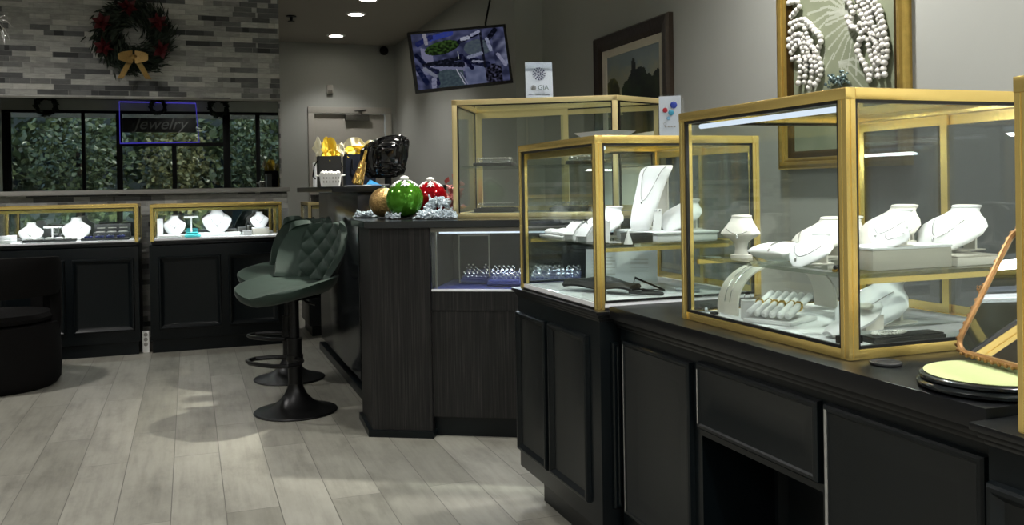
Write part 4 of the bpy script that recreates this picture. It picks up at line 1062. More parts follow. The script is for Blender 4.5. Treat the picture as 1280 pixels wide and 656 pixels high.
for r_ in (.011, .006): m.tube([(-.028+r_*math.cos(2*PI*k/20), -.0033, .055+r_*math.sin(2*PI*k/20)) for k in range(20)], .0012, 6, closed=True)
m.ball((-.028, -.0033, .055), .0025, 8); m.build('emblem', M['chrome'], gi)
o = text('GIA', .031, (.016, -.0105, .044), (R(82), 0, 0), mat('green_ink', (40, 70, 62), .5), gi)
m = MB(tl)
for k in range(22):
    if k not in (5, 12, 17): m.box(-.052+.0047*k, -.0487+.0047*k, -.0033, -.0026, .022, .0255)
m.build('fine_print', M['ink'], gi)

s2 = thing('sign_stand', 'slim clear sign holder with coloured gem pictures, in front of the landscape painting', 'sign', (1.392, 2.43, MIDH+.4925), R(-38))
MB().box(-.033, .033, 0, .002, .002, .128).build('card', M['paper'], s2); MB().box(-.034, .034, -.003, -.001, 0, .132).box(.036, .038, -.003, .04, 0, .118).box(-.034, .034, -.003, .05, 0, .002).build('holder', M['acrylic'], s2)
for nm, cx, cz, r_, c in (('red_gem', -.014, .085, .008, (150, 30, 45)), ('blue_gem', .012, .10, .011, (40, 60, 150)), ('teal_gem', .004, .077, .009, (60, 140, 170)), ('pale_gem', -.004, .06, .006, (120, 160, 190))):
    mm = mat('printed_'+nm, c, .3); MB().lathe([(.0005, 0), (r_, 0), (r_*.8, .0012), (.0005, .0012)], 8, T=TR((cx, -.0032, cz), rx=R(90))).build('gem_print', mm, s2)
m = MB()
for k in range(4): m.box(-.016+.009*k, -.010+.009*k, -.0042, -.0032, .032, .036)
m.tube([(-.015+.004*math.cos(2*PI*j/12), -.0038, .043+.004*math.sin(2*PI*j/12)) for j in range(12)], .0006, 5, closed=True)
m.build('print', M['ledge'], s2)

wtr = thing('white_tray', 'shallow white dish lying on top of the showcase beside the desk', 'tray', (1.165, 2.42, MIDH+.4925), R(-75))
MB().loft([[(sx*a, sy*b, z) for sx, sy in ((-1, -.8), (-.8, -1), (.8, -1), (1, -.8), (1, .8), (.8, 1), (-.8, 1), (-1, .8))] for a, b, z in ((.06, .04, 0), (.085, .055, .014), (.088, .057, .016), (.08, .05, .014), (.058, .038, .003))]).build('dish', M['whitepl'], wtr)

# ------------------------------------------------------------------ screen hung from the ceiling
tv = thing('television', 'black hung security monitor showing parking lot cameras, tilted above the desk', 'television', (1.80, 6.0, 1.996), 0)
tv.rotation_euler = (R(0), R(-7.2), 0); tv.matrix_world = Matrix.Translation((1.80, 6.0, 1.996)) @ Matrix.Rotation(R(-7.2), 4, 'Y')
TWd, THt = .355, .209
m = MB().box(-TWd, TWd, .0, .03, -THt, THt, .006).box(-.2, .2, .03, .055, -.12, .12, .01); m.build('housing', M['gasket'], tv)
m = MB(); bz = .018
m.box(-TWd, TWd, -.008, 0, THt-bz, THt, .002).box(-TWd, TWd, -.008, 0, -THt, -THt+bz+.004, .002).box(-TWd, -TWd+bz, -.008, 0, -THt+bz, THt-bz, .002).box(TWd-bz, TWd, -.008, 0, -THt+bz, THt-bz, .002); m.build('bezel', M['gasket'], tv)
def pix(name, nu, nv, fn, to3, material, parent):
    me = bpy.data.meshes.new(name); vs = [to3(i/nu, j/nv) for j in range(nv+1) for i in range(nu+1)]
    fs = [(j*(nu+1)+i, j*(nu+1)+i+1, (j+1)*(nu+1)+i+1, (j+1)*(nu+1)+i) for j in range(nv) for i in range(nu)]
    me.from_pydata(vs, [], fs); me.materials.append(material)
    at_ = me.color_attributes.new('Col', 'FLOAT_COLOR', 'CORNER'); k = 0
    for j in range(nv):
        for i in range(nu):
            c = (*lin(fn((i+.5)/nu, (j+.5)/nv)), 1)
            for q in range(4): at_.data[k].color = c; k += 1
    o = bpy.data.objects.new(name, me); C.objects.link(o); o.parent = parent; return o
def nz(x, y, s=0.): return noise.noise(Vector((x, y, s)))
def mixv(a, b, t): t = max(0, min(1, t)); return tuple(p+(q-p)*t for p, q in zip(a, b))
def seg(u, v, a, b, w):
    ax, ay = a; bx_, by = b; dx, dy = bx_-ax, by-ay; t = max(0, min(1, ((u-ax)*dx+(v-ay)*dy)/(dx*dx+dy*dy))); return math.hypot(u-ax-t*dx, (v-ay-t*dy)*.6) < w
def camera_view(u, v):
    n = nz(u*14, v*10); n2 = nz(u*34, v*26, 4)
    c = mixv((44, 48, 72), (86, 90, 124), .5+n)
    if (u < .55 and .25 < v < .36+.1*u) : c = (120, 122, 150)
    if .08 < u < .2 and .38 < v < .75-.6*(u-.08): c = (128, 128, 156)
    # lawn with hedge in the upper left view
    q = ((u-.31)*.9+(v-.72)*.35, -(u-.31)*.35+(v-.72)*.9)
    if (q[0]/.19)**2+(q[1]/.11)**2 < 1: c = mixv((20, 30, 16), (58, 84, 40), .5+n2*1.3+q[1]*3)
    q = ((u-.69), (v-.66)); 
    if (q[0]/.15)**2+(q[1]/.15)**2 < 1: c = mixv((72, 82, 96), (86, 98, 104), .5+n2)
    if u > .22 and u < .5 and v < .32 - .25*abs(u-.33): c = mixv((58, 70, 80), (76, 92, 98), .5+n2)
    if .52 < u < .74 and v < .33: c = mixv((86, 94, 124), (120, 126, 156), .5+n)
    if .74 < u < .92 and v < .34: c = mixv((8, 8, 14), (84, 84, 110), .35+n2*1.2)
    if .86 < u and .3 < v < .8: c = mixv((40, 44, 70), (150, 154, 180), (u-.86)*5+n*.6)
    for a, b, w, cc in (((.03, .62), (.14, .36), .025, (14, 18, 40)), ((.02, .4), (.1, .12), .03, (20, 26, 56)), ((.1, .43), (.48, .5), .022, (20, 22, 32)), ((.24, .44), (.5, .38), .03, (18, 20, 30)), ((.5, .55), (.6, .3), .022, (16, 18, 42)), ((.6, .44), (.76, .34), .04, (18, 22, 44)), ((.5, .8), (.72, .93), .025, (14, 16, 34)), ((.74, .95), (.74, .3), .012, (22, 24, 34)), ((.8, .78), (.9, .95), .03, (12, 14, 26)), ((.2, .9), (.42, .97), .03, (52, 66, 150)), ((.06, .82), (.2, .92), .03, (34, 40, 90)), ((.22, .3), (.12, .36), .03, (28, 32, 52)), ((.2, .28), (.22, .08), .02, (28, 30, 60))):
        if seg(u, v, a, b, w): c = mixv(cc, (90, 92, 120), max(0, n2*.7))
    for a, b, w, cc in (((.43, .3), (.5, .02), .006, (190, 192, 206)), ((.47, .24), (.53, .02), .005, (150, 152, 176)), ((.53, .84), (.6, .86), .02, (178, 182, 200)), ((.64, .9), (.72, .95), .018, (160, 164, 190)), ((.14, .97), (.15, .82), .02, (150, 148, 160)), ((.1, .36), (.2, .22), .022, (128, 132, 150)), ((.18, .16), (.17, .03), .026, (140, 142, 168)), ((.58, .5), (.72, .55), .02, (140, 146, 170)), ((.62, .42), (.72, .4), .012, (150, 154, 176)), ((.8, .8), (.83, .6), .02, (150, 156, 182)), ((.47, .62), (.47, .5), .006, (190, 196, 190)), ((.9, .5), (.97, .3), .02, (150, 152, 178))):
        if seg(u, v, a, b, w): c = mixv(cc, (60, 60, 90), max(0, n2*.5))
    return c
W_, H_ = TWd-bz, THt-bz
pix('screen', 150, 86, camera_view, lambda u, v: (-W_+2*W_*u, -.0025, -H_+.004+(2*H_-.004)*v), vcolmat('monitor_picture', emission=.42), tv)
pl = at(608, 28, Y=6.03); pe = at(614, -8, Y=6.05)
k = (H-pl.z)/(pe.z-pl.z); top = pl+(pe-pl)*k
inv = tv.matrix_world.inverted()
MB().tube([inv @ Vector((pl.x, 6.05, pl.z-.12)), inv @ Vector((pl.x, 6.05, pl.z)), inv @ Vector((top.x, 6.05, H-.003))], .007, 8).lathe([(.001, -.0035), (.04, -.003), (.04, 0.0), (.001, 0.0)], 16, T=inv @ TR((top.x, 6.05, H-.0005))).build('ceiling_pole', M['bmetal'], tv)

# ------------------------------------------------------------------ pictures on the near wall
def frame_ring(m, w, h, prof, T=None):
    """picture frame: prof = (inset, depth) from outside in; plane x,z, front = -y"""
    rings = [[(-w/2+i, -d, -h/2+i), (w/2-i, -d, -h/2+i), (w/2-i, -d, h/2-i), (-w/2+i, -d, h/2-i)] for i, d in prof]
    m.loft(rings, cap=False, T=T)
pY0, pY1, pz1 = at(743, 47, X=XR-.03).y, at(836, 16, X=XR-.03).y, 2.09
pw = pY0-pY1; ph = .82
pa = thing('landscape_painting', 'dark landscape painting of tall green trees in a carved wooden frame', 'painting', (XR-.002, (pY0+pY1)/2, pz1-ph/2), RZ)
m = MB(); frame_ring(m, pw, ph, ((0, 0), (0, .03), (.012, .045), (.03, .04), (.07, .035), (.10, .022), (.104, .012), (.104, 0))); m.build('frame', M['wood'], pa, smooth=False)
m = MB(); frame_ring(m, pw-.2, ph-.2, ((0, .006), (0, .02), (.006, .022), (.045, .014), (.048, .004))); m.build('liner', M['linen'], pa, smooth=False)
def landscape(u, v):
    n = nz(u*6, v*6, 2)*.5+nz(u*18, v*18, 3)*.3
    c = mixv((184, 172, 132), (132, 146, 148), (v-.45)*2.4+n*.8)
    c = mixv(c, (156, 158, 136), max(0, nz(u*3, v*4, 9)))
    if v < .25: c = mixv((40, 44, 22), (66, 62, 34), .5+n*2)
    def blob(cx, cz, rx, rz, a, b):
        nonlocal c
        d = ((u-cx)/rx)**2+((v-cz)/rz)**2
        if d < 1+.5*n: c = mixv(a, b, .45+n*2.2+(v-cz)*.6)
    blob(.10, .48, .16, .24, (46, 52, 20), (104, 104, 40))
    blob(.95, .42, .12, .3, (20, 30, 16), (44, 54, 28))
    blob(.58, .44, .22, .36, (10, 18, 10), (30, 46, 22)); blob(.42, .40, .14, .26, (14, 24, 12), (38, 54, 24)); blob(.52, .70, .05, .2, (14, 22, 12), (34, 46, 22)); blob(.8, .38, .12, .28, (16, 22, 12), (36, 46, 24))
    return c
iw, ih = pw-.29, ph-.29
pix('canvas', 64, 72, landscape, lambda u, v: (-iw/2+iw*u, -.006, -ih/2+ih*v), vcolmat('oil_paint', .4), pa)

qY0, qY1 = at(973, 60, X=XR-.03).y, at(1133, 60, X=XR-.03).y
qz0 = at(1010, 211, X=XR-.03).z; qw = qY0-qY1; qh = .98
pb = thing('pearl_picture', 'big gilt framed picture of white pearl strands on a green ground, above the nearest showcase', 'painting', (XR-.002, (qY0+qY1)/2, qz0+qh/2), RZ)
m = MB(); frame_ring(m, qw, qh, ((0, 0), (0, .035), (.006, .042), (.02, .045), (.032, .04), (.034, .032), (.042, .034), (.05, .03), (.052, .02))); m.build('frame', M['gilt'], pb, smooth=False)
m = MB(); frame_ring(m, qw-.104, qh-.104, ((0, .008), (0, .022), (.02, .018), (.03, .012), (.03, .006))); m.build('inner_frame', M['giltdk'], pb, smooth=False)
def palm(u, v):
    x, y = u*.62, v*.88; c = mixv((128, 136, 112), (150, 156, 130), .5+nz(u*5, v*5, 6))
    for bx_, by, a0, n, L, sd in ((.36, .62, R(150), 9, .26, 1), (.46, .56, R(215), 8, .24, 2), (.12, .26, R(100), 7, .24, 3), (.30, .40, R(-30), 4, .2, 4)):
        for k in range(n):
            a = a0+(k-n/2)*.24; ex, ey = bx_+L*math.cos(a), by+L*math.sin(a)
            mx, my = (bx_+ex)/2+.03*math.sin(a), (by+ey)/2+.03
            if seg(x, y/.6*.6, (bx_, by), (mx, my), .0048) or seg(x, y, (mx, my), (ex, ey), .0036): c = mixv(c, (190, 194, 180), .75)
    return c
iw2, ih2 = qw-.16, qh-.16
pix('ground', 120, 160, palm, lambda u, v: (-iw2/2+iw2*u, -.0065, -ih2/2+ih2*v), vcolmat('green_painted_ground', .6), pb)
def strand(pts, rb, seed=0):
    m = MB(); rnd = random.Random(seed); P = []
    for (a, b, c, d) in zip([pts[0]]+pts[:-2], pts[:-1], pts[1:], pts[2:]+[pts[-1]]):
        for k in range(24):
            t = k/24; P.append(tuple(.5*((2*b[i])+(-a[i]+c[i])*t+(2*a[i]-5*b[i]+4*c[i]-d[i])*t*t+(-a[i]+3*b[i]-3*c[i]+d[i])*t**3) for i in (0, 1)))
    last = None
    for p in P:
        if last is None or math.hypot(p[0]-last[0], p[1]-last[1]) > rb*1.75:
            m.ball((p[0], -.0075-rb*rnd.uniform(1., 1.5), p[1]), rb*rnd.uniform(.86, 1.12), 8); last = p
    return m
def w2(px, py): # spot on the picture, measured in the photograph
    q = at(px, py, X=XR-.012); return (pb.location.y-q.y, q.z-pb.location.z)
strands = [
 [(992, 30), (1000, 26), (1010, 25), (1016, 34), (1026, 42), (1030, 52), (1025, 64), (1022, 76), (1026, 92)],
 [(991, 40), (1000, 32), (1008, 32), (1012, 44), (1014, 58), (1012, 74), (1010, 90), (1008, 108)],
 [(990, 50), (998, 44), (1006, 44), (1018, 58), (1022, 66), (1028, 76), (1029, 92), (1022, 106)],
 [(992, 66), (1000, 56), (1008, 50), (1012, 62), (1018, 78), (1018, 96), (1014, 112)],
 [(993, 74), (1002, 72), (1004, 84), (1002, 98), (1000, 110)],
 [(1016, 30), (1022, 38), (1029, 46), (1028, 56), (1020, 62), (1016, 50)],
 [(990, 58), (996, 52), (1001, 50), (1006, 60), (1010, 74), (1009, 92)],
 [(1078, -4), (1088, 8), (1092, 20), (1090, 32), (1096, 48), (1103, 64), (1100, 80)],
 [(989, 4), (998, 2), (1004, 6), (998, 14), (991, 22)],
 [(1058, -4), (1066, 6), (1070, 16), (1066, 28), (1072, 36), (1080, 30), (1088, 36), (1094, 48)],
 [(1070, -4), (1082, 6), (1088, 20), (1096, 34), (1104, 46), (1108, 60), (1106, 74), (1096, 82)],
 [(1082, -4), (1094, 6), (1100, 20), (1106, 36), (1112, 52), (1112, 68), (1108, 84), (1110, 96)],
 [(1094, -2), (1102, 10), (1106, 26), (1110, 40)],
 [(1076, 56), (1080, 48), (1088, 50), (1090, 62), (1094, 74), (1100, 84), (1102, 96)],
 [(1074, 58), (1078, 70), (1084, 80), (1088, 92), (1092, 104)],
 [(1098, 44), (1098, 60), (1100, 74), (1094, 86), (1092, 98)],
 [(1062, 22), (1066, 32), (1074, 36), (1082, 42), (1086, 30), (1080, 18), (1074, 8)]]
for i, sp in enumerate(strands): strand([w2(*p) for p in sp], .0132, i).build('pearl_strand', M['pearl'], pb)
m = MB(); rnd = random.Random(8); cl_ = w2(1050, 100)
for i in range(70): m.ball((cl_[0]+rnd.gauss(0, .03), -.012-rnd.uniform(0, .02), cl_[1]+rnd.gauss(0, .014)), rnd.uniform(.004, .008), 6)
m.build('bead_cluster', mat('teal_silver_beads', (120, 140, 140), .2, .6, var=.6, scale=200), pb)

# ------------------------------------------------------------------ ceiling and wall fittings
for i, (px, py) in enumerate(((445, 17), (420, 44), (460, -2))):
    q = at(px, py, Z=H)
    t = thing('ceiling_downlight', ['recessed round ceiling light, the middle of the visible three', 'recessed round ceiling light nearest the back wall', 'recessed round ceiling light cut by the top edge of the picture'][i], 'ceiling light', (q.x, q.y, H-.001), 0)
    MB().lathe([(.075, 0), (.105, 0), (.105, -.006), (.078, -.012), (.075, 0)], 32, cap=False).build('trim_ring', M['whitepl'], t)
    MB().lathe([(.001, -.004), (.076, -.004), (.076, -.001), (.001, -.001)], 32).build('lens', M['lamp'], t)
def spot(loc, power, size=1.9, blend=.6, col=(1, .975, .935), rad=.06):
    d = bpy.data.lights.new('downlight_or_fill', 'SPOT'); d.energy = power; d.spot_size = size; d.spot_blend = blend; d.color = col; d.shadow_soft_size = rad
    o = bpy.data.objects.new('downlight_or_fill', d); C.objects.link(o); o.location = loc; return o
q = at(479, 61, Z=H)
sc_ = thing('security_camera', 'small black dome camera high in the back corner', 'camera', (2.27, 10.84, H-.06), 0)
MB().box(-.03, .03, .0, .055, .0, .03, .004).build('mount', M['bmetal'], sc_); MB().ball((0, -.005, -.012), .055, 16).build('dome', M['bmetal'], sc_)
q = at(364, 20, Z=H)
sp_ = thing('fire_sprinkler', 'small dark ceiling sprinkler beside the top of the stone wall', 'sprinkler', (q.x, q.y, H-.001), 0)
MB().lathe([(.001, 0), (.05, 0), (.05, -.008), (.015, -.012), (.012, -.045), (.035, -.05), (.035, -.055), (.001, -.058)], 20).build('head', M['bmetal'], sp_)
q = at(412, 112, Y=YB)
sn = thing('wall_sensor', 'small beige motion sensor on the back wall above the door', 'sensor', (q.x, YB-.001, q.z), 0)
MB().box(-.035, .035, -.04, 0, -.055, .055, .008).build('body', M['door'], sn); MB().box(-.025, .025, -.045, -.038, -.05, -.01, .004).build('lens', M['chrome'], sn)

# silver ornament dangling at the edge of the picture
q = at(-6, 32, Y=2.6)
tn = thing('foil_ornament', 'silver foil ribbon ornament hanging at the upper left edge', 'ornament', (q.x, 2.6, q.z), 0)
m = MB(); rnd = random.Random(4)
for k in range(26):
    a = 2*PI*k/26+rnd.uniform(-.1, .1); L = rnd.uniform(.03, .05); el = rnd.uniform(-.9, .9)
    d = Vector((math.cos(a)*math.cos(el), math.sin(a)*math.cos(el), math.sin(el)))
    m.tube([d*L*t+Vector((0, 0, .012*math.sin(3*t)-.02*t*t)) for t in [j/6 for j in range(7)]], [.003*(1-t*.7) for t in [j/6 for j in range(7)]], 5, flat=.4)
m.build('ribbons', M['silver'], tn); MB().ball((0, 0, 0), .018, 12).build('core', M['gasket'], tn); MB().cyl((0, 0, .015), (0, 0, H-q.z-.001), .001, n=6).build('thread', M['silver'], tn)

# ------------------------------------------------------------------ on the raised counter
RC = 1.1165; YC_ = 5.0
def spread(px, Y): return at(px, 200, Y=Y).x
def gift_bag(label, x0, x1, y, d, h, material, handles=True):
    t = thing('gift_bag', label, 'bag', ((x0+x1)/2, y, RC), 0); w = x1-x0
    m = MB(); th = .002
    for a in ((-w/2, w/2, -d/2, -d/2+th), (-w/2, w/2, d/2-th, d/2), (-w/2, -w/2+th, -d/2+th, d/2-th), (w/2-th, w/2, -d/2+th, d/2-th)): m.box(*a, .0, h)
    m.box(-w/2, w/2, -d/2, d/2, 0, .003); m.build('body', M[material], t)
    return t, w
def crumple(t, w, d, z, pk, seed, nm='tissue_paper'):
    """crumpled sheets standing up out of the bag: (centre x, y, width, height, lean, material)"""
    for k, (cx, cy, ww, hh, ln, mt) in enumerate(pk):
        s = seed*10+k*3.7
        def f(u, v):
            a = 2*u-1; hgt = hh*(1-.55*abs(a)**2.2+.16*noise.noise(Vector((u*3.5, s, 0)))+.06*math.sin(11*u+s))
            spreadw = ww*(.55+.45*v**.7)
            return (cx+a*spreadw/2+ln*v*hh+.012*noise.noise(Vector((u*4, v*4, s))), cy+.02*math.cos(2.6*a)*(1 if cy < 0 else -1)+.022*noise.noise(Vector((u*5+s, v*3, 1.3))), z-.03+(hgt+.03)*v)
        m = MB(); m.grid(f, 26, 10, .0012); m.build(nm, M[mt], t, angle=20)
x0, x1 = spread(397, 5.25), spread(425, 5.25)
t, w = gift_bag('black gift bag with yellow tissue paper, at the outer end of the raised counter', x0, x1, 5.25, .09, .176, 'bagblk')
crumple(t, w, .1, .176, ((-.005, -.012, .085, .115, .02, 'tissue'), (-.035, .012, .06, .10, -.25, 'tissuew'), (.04, .008, .07, .075, .3, 'tissuew'), (-.01, .02, .09, .08, -.2, 'tissue'), (.02, -.022, .08, .04, .1, 'tissue')), 3)
MB().tube([(-w/2-.001, 0, .15), (-w/2-.02, 0, .12), (-w/2-.028, 0, .06), (-w/2-.015, -.01, .045)], .004, 6).build('ribbon_handle', M['blackv'], t)
MB().tube([(w/2+.001, 0, .15), (w/2+.012, 0, .115), (w/2+.006, 0, .1)], .004, 6).build('ribbon_handle', M['blackv'], t)
x0, x1 = spread(431, 5.35), spread(468, 5.35)
t, w = gift_bag('dark navy gift bag with cream and gold tissue, behind the gold lattice bottle', x0, x1, 5.37, .10, .19, 'bagnavy')
crumple(t, w, .1, .19, ((-.02, .015, .15, .105, 0, 'tissuew'), (.05, .02, .13, .085, .35, 'tissuew'), (.01, -.02, .21, .055, .12, 'tissue'), (.09, .0, .10, .065, .5, 'tissue'), (-.03, -.03, .12, .04, -.1, 'tissue')), 5)
MB().tube([(-.05, -.052, .16), (-.05, -.06, .1), (-.03, -.062, .085), (.03, -.062, .11), (.05, -.06, .15)], .003, 6).build('ribbon_handle', M['blackv'], t)
x0, x1 = spread(392, 5.38), spread(397, 5.38)
bxw = thing('white_carton', 'narrow white carton standing behind the black gift bag', 'box', ((spread(392, 5.42)), 5.37, RC), 0)
MB().box(0, .05, 0, .10, 0, .145, .003).build('body', M['paper'], bxw); MB().box(-.0005, .0505, -.0005, .1005, .12, .1455, .002).build('lid', M['whitepl'], bxw)
x0, x1 = spread(400, 4.9), spread(427, 4.9)
bk = thing('basket', 'small white woven basket of cotton balls in front of the black gift bag', 'basket', ((x0+x1)/2, 4.93, RC), 0); w = (x1-x0)
def rr(a, b, z, n=32): return [(a*math.copysign(abs(math.cos(2*PI*j/n))**.45, math.cos(2*PI*j/n)), b*math.copysign(abs(math.sin(2*PI*j/n))**.45, math.sin(2*PI*j/n)), z) for j in range(n)]
MB().loft([rr(w*.42, .035, 0), rr(w*.46, .04, .03), rr(w*.5, .045, .066), rr(w*.52, .047, .07), rr(w*.48, .043, .07), rr(w*.44, .038, .03), rr(w*.4, .033, .004)]).build('body', M['whitepl'], bk)
m = MB()
for s in (-1, 1): m.tube([(s*w*.5, -.015, .058), (s*(w*.5+.018), -.012, .06), (s*(w*.5+.018), .012, .06), (s*w*.5, .015, .058)], .004, 6)
m.build('handle', M['whitepl'], bk)
m = MB()
for i in range(6):
    for j in range(2): m.box(-w*.36+w*.14*i-.002, -w*.36+w*.14*i+.002, -.0452-.001*j, -.040, .02+.02*j, .032+.02*j)
m.build('weave_gaps', M['ledge'], bk)
m = MB(); rnd = random.Random(6)
for i in range(12): m.ico((-w*.36+w*.72*(i % 6)/5, -.015+.03*(i//6), .07+rnd.uniform(0, .006)), .011, 2)
tag(m.build('cotton_balls', M['satin']), 'white cotton balls filling the small woven basket', 'cotton', kind='stuff').location = bk.location
gx = at(446, 228, Y=4.95).x
bt = thing('lattice_bottle', 'gold lattice cone leaning beside the crumpled black plastic', 'bottle', (gx, 4.95, RC+.003), 0)
lean = TR((0, 0, .0), ry=R(16))
MB(lean).lathe([(.001, 0.002), (.026, .004), (.03, .012), (.026, .05), (.017, .10), (.009, .14), (.008, .2), (.001, .2)], 24).build('body', M['gold'], bt)
m = MB(lean)
for s in (1, -1):
    for k in range(8):
        m.tube([((.0305-.00015*z*1000*.9*1.0 if z < .012 else (.0315-.115*(z-.012) if z < .14 else .0105))*math.cos(2*PI*k/8+s*z*14), (.0315-.115*(z-.012) if z < .14 else .0105)*math.sin(2*PI*k/8+s*z*14), z) for z in [.012+.0115*j for j in range(12)]], .0016, 5)
m.build('lattice', M['goldb'], bt)
x0, x1 = spread(455, 5.05), spread(510, 5.05)
pbg = thing('plastic_cover', 'crinkled black plastic bag draped over a stand on the raised counter', 'bag', ((x0+x1)/2, 5.08, RC), 0); w = x1-x0
MB().box(-.03, .06, -.05, .05, 0, .008, .002).cyl((.015, 0, .008), (.015, 0, .09), .02).build('stand', M['gasket'], pbg)
bm = bmesh.new(); bmesh.ops.create_icosphere(bm, subdivisions=5, radius=1)
for v in bm.verts:
    p = v.co.copy(); q = Vector([math.copysign(abs(c)**.5, c) for c in p])
    an = math.atan2(p.y, p.x)
    fold = noise.noise(Vector((p.x*3, p.y*3, p.z*1.2)))*.06 + abs(noise.noise(Vector((7*math.cos(an)+3, 7*math.sin(an), p.z*.9+.8*p.x))))*.24 + noise.noise(p*6)*.03
    q.x *= .88+fold; q.y *= .88+fold*1.5; q.z *= .95+.3*fold; top = .5+.5*q.z
    v.co = Vector((q.x*w*.52*(1-.12*max(0, -q.z))+.012*q.z, q.y*.085, .165+q.z*.125+.012*q.x*(q.z > 0)-.03*max(0, -q.x)*max(0, q.z)))
bm.verts.index_update(); m = MB(); m.add([v.co.copy() for v in bm.verts], [[v.index for v in f.verts] for f in bm.faces]); bm.free()
m.build('plastic_sheet', M['plastic'], pbg, angle=28)
c1 = at(459, 229, Y=4.86); cd = thing('folded_card', 'bright blue folded card on the edge of the raised counter', 'card', (c1.x, 4.86, RC), 0)
MB().loft([[(0, 0, 0), (.085, .0, 0), (.02, .0, .032)], [(0, .05, 0), (.085, .05, 0), (.02, .03, .034)]]).build('card', M['bluecard'], cd)
pa2 = thing('paper_sheets', 'white papers lying under the blue card on the raised counter', 'paper', (spread(432, 4.8), 4.78, RC), 0)
MB().box(0, .13, 0, .07, 0, .003).box(.10, .23, .01, .075, .0032, .006).build('sheets', M['paper'], pa2)

# ------------------------------------------------------------------ christmas decorations on the desk
DT = .9565; BALLS = []
def bauble(label, px, py, r, Y, material, g, snow=True):
    q = at(px, py, Y=Y); t = thing('bauble', label, 'bauble', (q.x, Y, DT), .3, g)
    MB().ball((0, 0, r+.004), r, 40).build('ball', M[material], t); BALLS.append((Vector((q.x, Y, DT+r+.004)), r*1.03))
    MB().lathe([(.001, 2*r+.012), (r*.18, 2*r+.012), (r*.2, 2*r-.004), (.001, 2*r-.004)], 16).build('cap', M['silver'], t)
    if snow:
        m = MB(); n = 6
        for k in range(n):
            a = 2*PI*k/n
            def arm(L0, L1, wv, da=0.):
                pts = []
                for j in range(6):
                    th_ = L0+(L1-L0)*j/5; aa = a+da*(j/5); rr_ = r*1.02
                    pts.append((rr_*math.sin(th_)*math.cos(aa), rr_*math.sin(th_)*math.sin(aa), r+.004+rr_*math.cos(th_)))
                m.tube(pts, [wv]*5+[wv*.5], 6)
            arm(.12, .85, .0045)
            for th0 in (.4, .62): arm(th0, th0+.2, .0035, .3); arm(th0, th0+.2, .0035, -.3)
        m.ball((0, 0, 2*r+.014), r*.2, 12, sq=(1.2, 1.2, .7)); m.build('snowflake', M['whitepl'], t)
    return t
bauble('big glossy green bauble with a white snowflake cap on the desk', 506, 252, .088, 4.165, 'greenb', 'big baubles on the desk')
bauble('big glossy red bauble with a white snowflake cap, behind the green one', 538, 240, .085, 4.36, 'redb', 'big baubles on the desk')
bauble('gold glitter bauble left of the big green one on the desk', 480, 254, .072, 4.33, 'goldb', 'big baubles on the desk', False)
def garland(label, pts, seed, n, sc=.02):
    t = thing('frosted_garland', label, 'garland', Vector(pts[0]), 0); rnd = random.Random(seed); m = MB(); b0 = Vector(pts[0]); bm_ = MB()
    for i in range(n):
        u = rnd.random()*(len(pts)-1); k = min(len(pts)-2, int(u)); f = u-k
        p = Vector(pts[k]).lerp(Vector(pts[k+1]), f)-b0+Vector((rnd.gauss(0, sc*.5), rnd.gauss(0, sc*.5), abs(rnd.gauss(0, sc*.7))+.006))
        d = Vector((rnd.gauss(0, 1), rnd.gauss(0, 1), rnd.gauss(.2, .6))).normalized(); L = sc*rnd.uniform(.8, 1.5)
        e = p+d*L
        if e.z < .004: e.z = .004
        if any((b0+q_-c_).length < r_+sc*.35 for c_, r_ in BALLS for q_ in (p, p.lerp(e, .5), e)): continue
        m.tube([p, p.lerp(e, .5), e], [sc*.24, sc*.36, sc*.16], 5)
        if rnd.random() < .12: bm_.ball(e, sc*.22, 6)
    n0 = len(m.v); m.v += bm_.v; m.f += [tuple(n0+i for i in f) for f in bm_.f]; m.mi += [0]*len(bm_.f)
    tag(m.build('frosted_twigs', M['frost'], t), kind='stuff')
    return t
gA = at(446, 272, Z=DT); gB = at(492, 274, Z=DT)
garland('frosted pine sprig on the desk in front of the gold bauble', [(gA.x, gA.y, DT), (gA.x+.10, gA.y-.10, DT), (.90, 4.07, DT)], 1, 420, .014)
garland('frosted blue white pine sprig on the desk right of the green bauble', [(1.0, 4.02, DT), (1.05, 3.96, DT), (1.10, 3.93, DT), (1.125, 3.94, DT)], 2, 700, .016)
garland('taller frosted branch rising beside the red bauble', [(1.03, 4.13, DT+.0), (1.07, 4.11, DT+.04), (1.10, 4.10, DT+.07), (1.13, 4.06, DT+.05)], 3, 420, .016)
fw = thing('silk_flower', 'dusty pink silk flower spray between the red bauble and the tall desk showcase', 'flower', (at(566, 230, Y=4.5).x, 4.5, DT), 0)
m = MB(); rnd = random.Random(9)
for k in range(46):
    p = Vector((rnd.gauss(.0, .03), rnd.gauss(0, .03), .11+rnd.gauss(0, .03))); d = Vector((rnd.gauss(0, 1), rnd.gauss(-.3, 1), rnd.gauss(.3, .8)))
    if any((Vector(fw.location)+p+d.normalized()*x_-c_).length < r_+.012 for c_, r_ in BALLS for x_ in (0, .025, .05)): continue
    m.blade(p, d, .05, .015, thick=.25)
tag(m.build('petals', M['pink'], fw), kind='stuff'); MB().tube([(0, 0, 0), (.004, 0, .06), (0, 0, .12)], .004, 6).build('stem', M['needle'], fw)

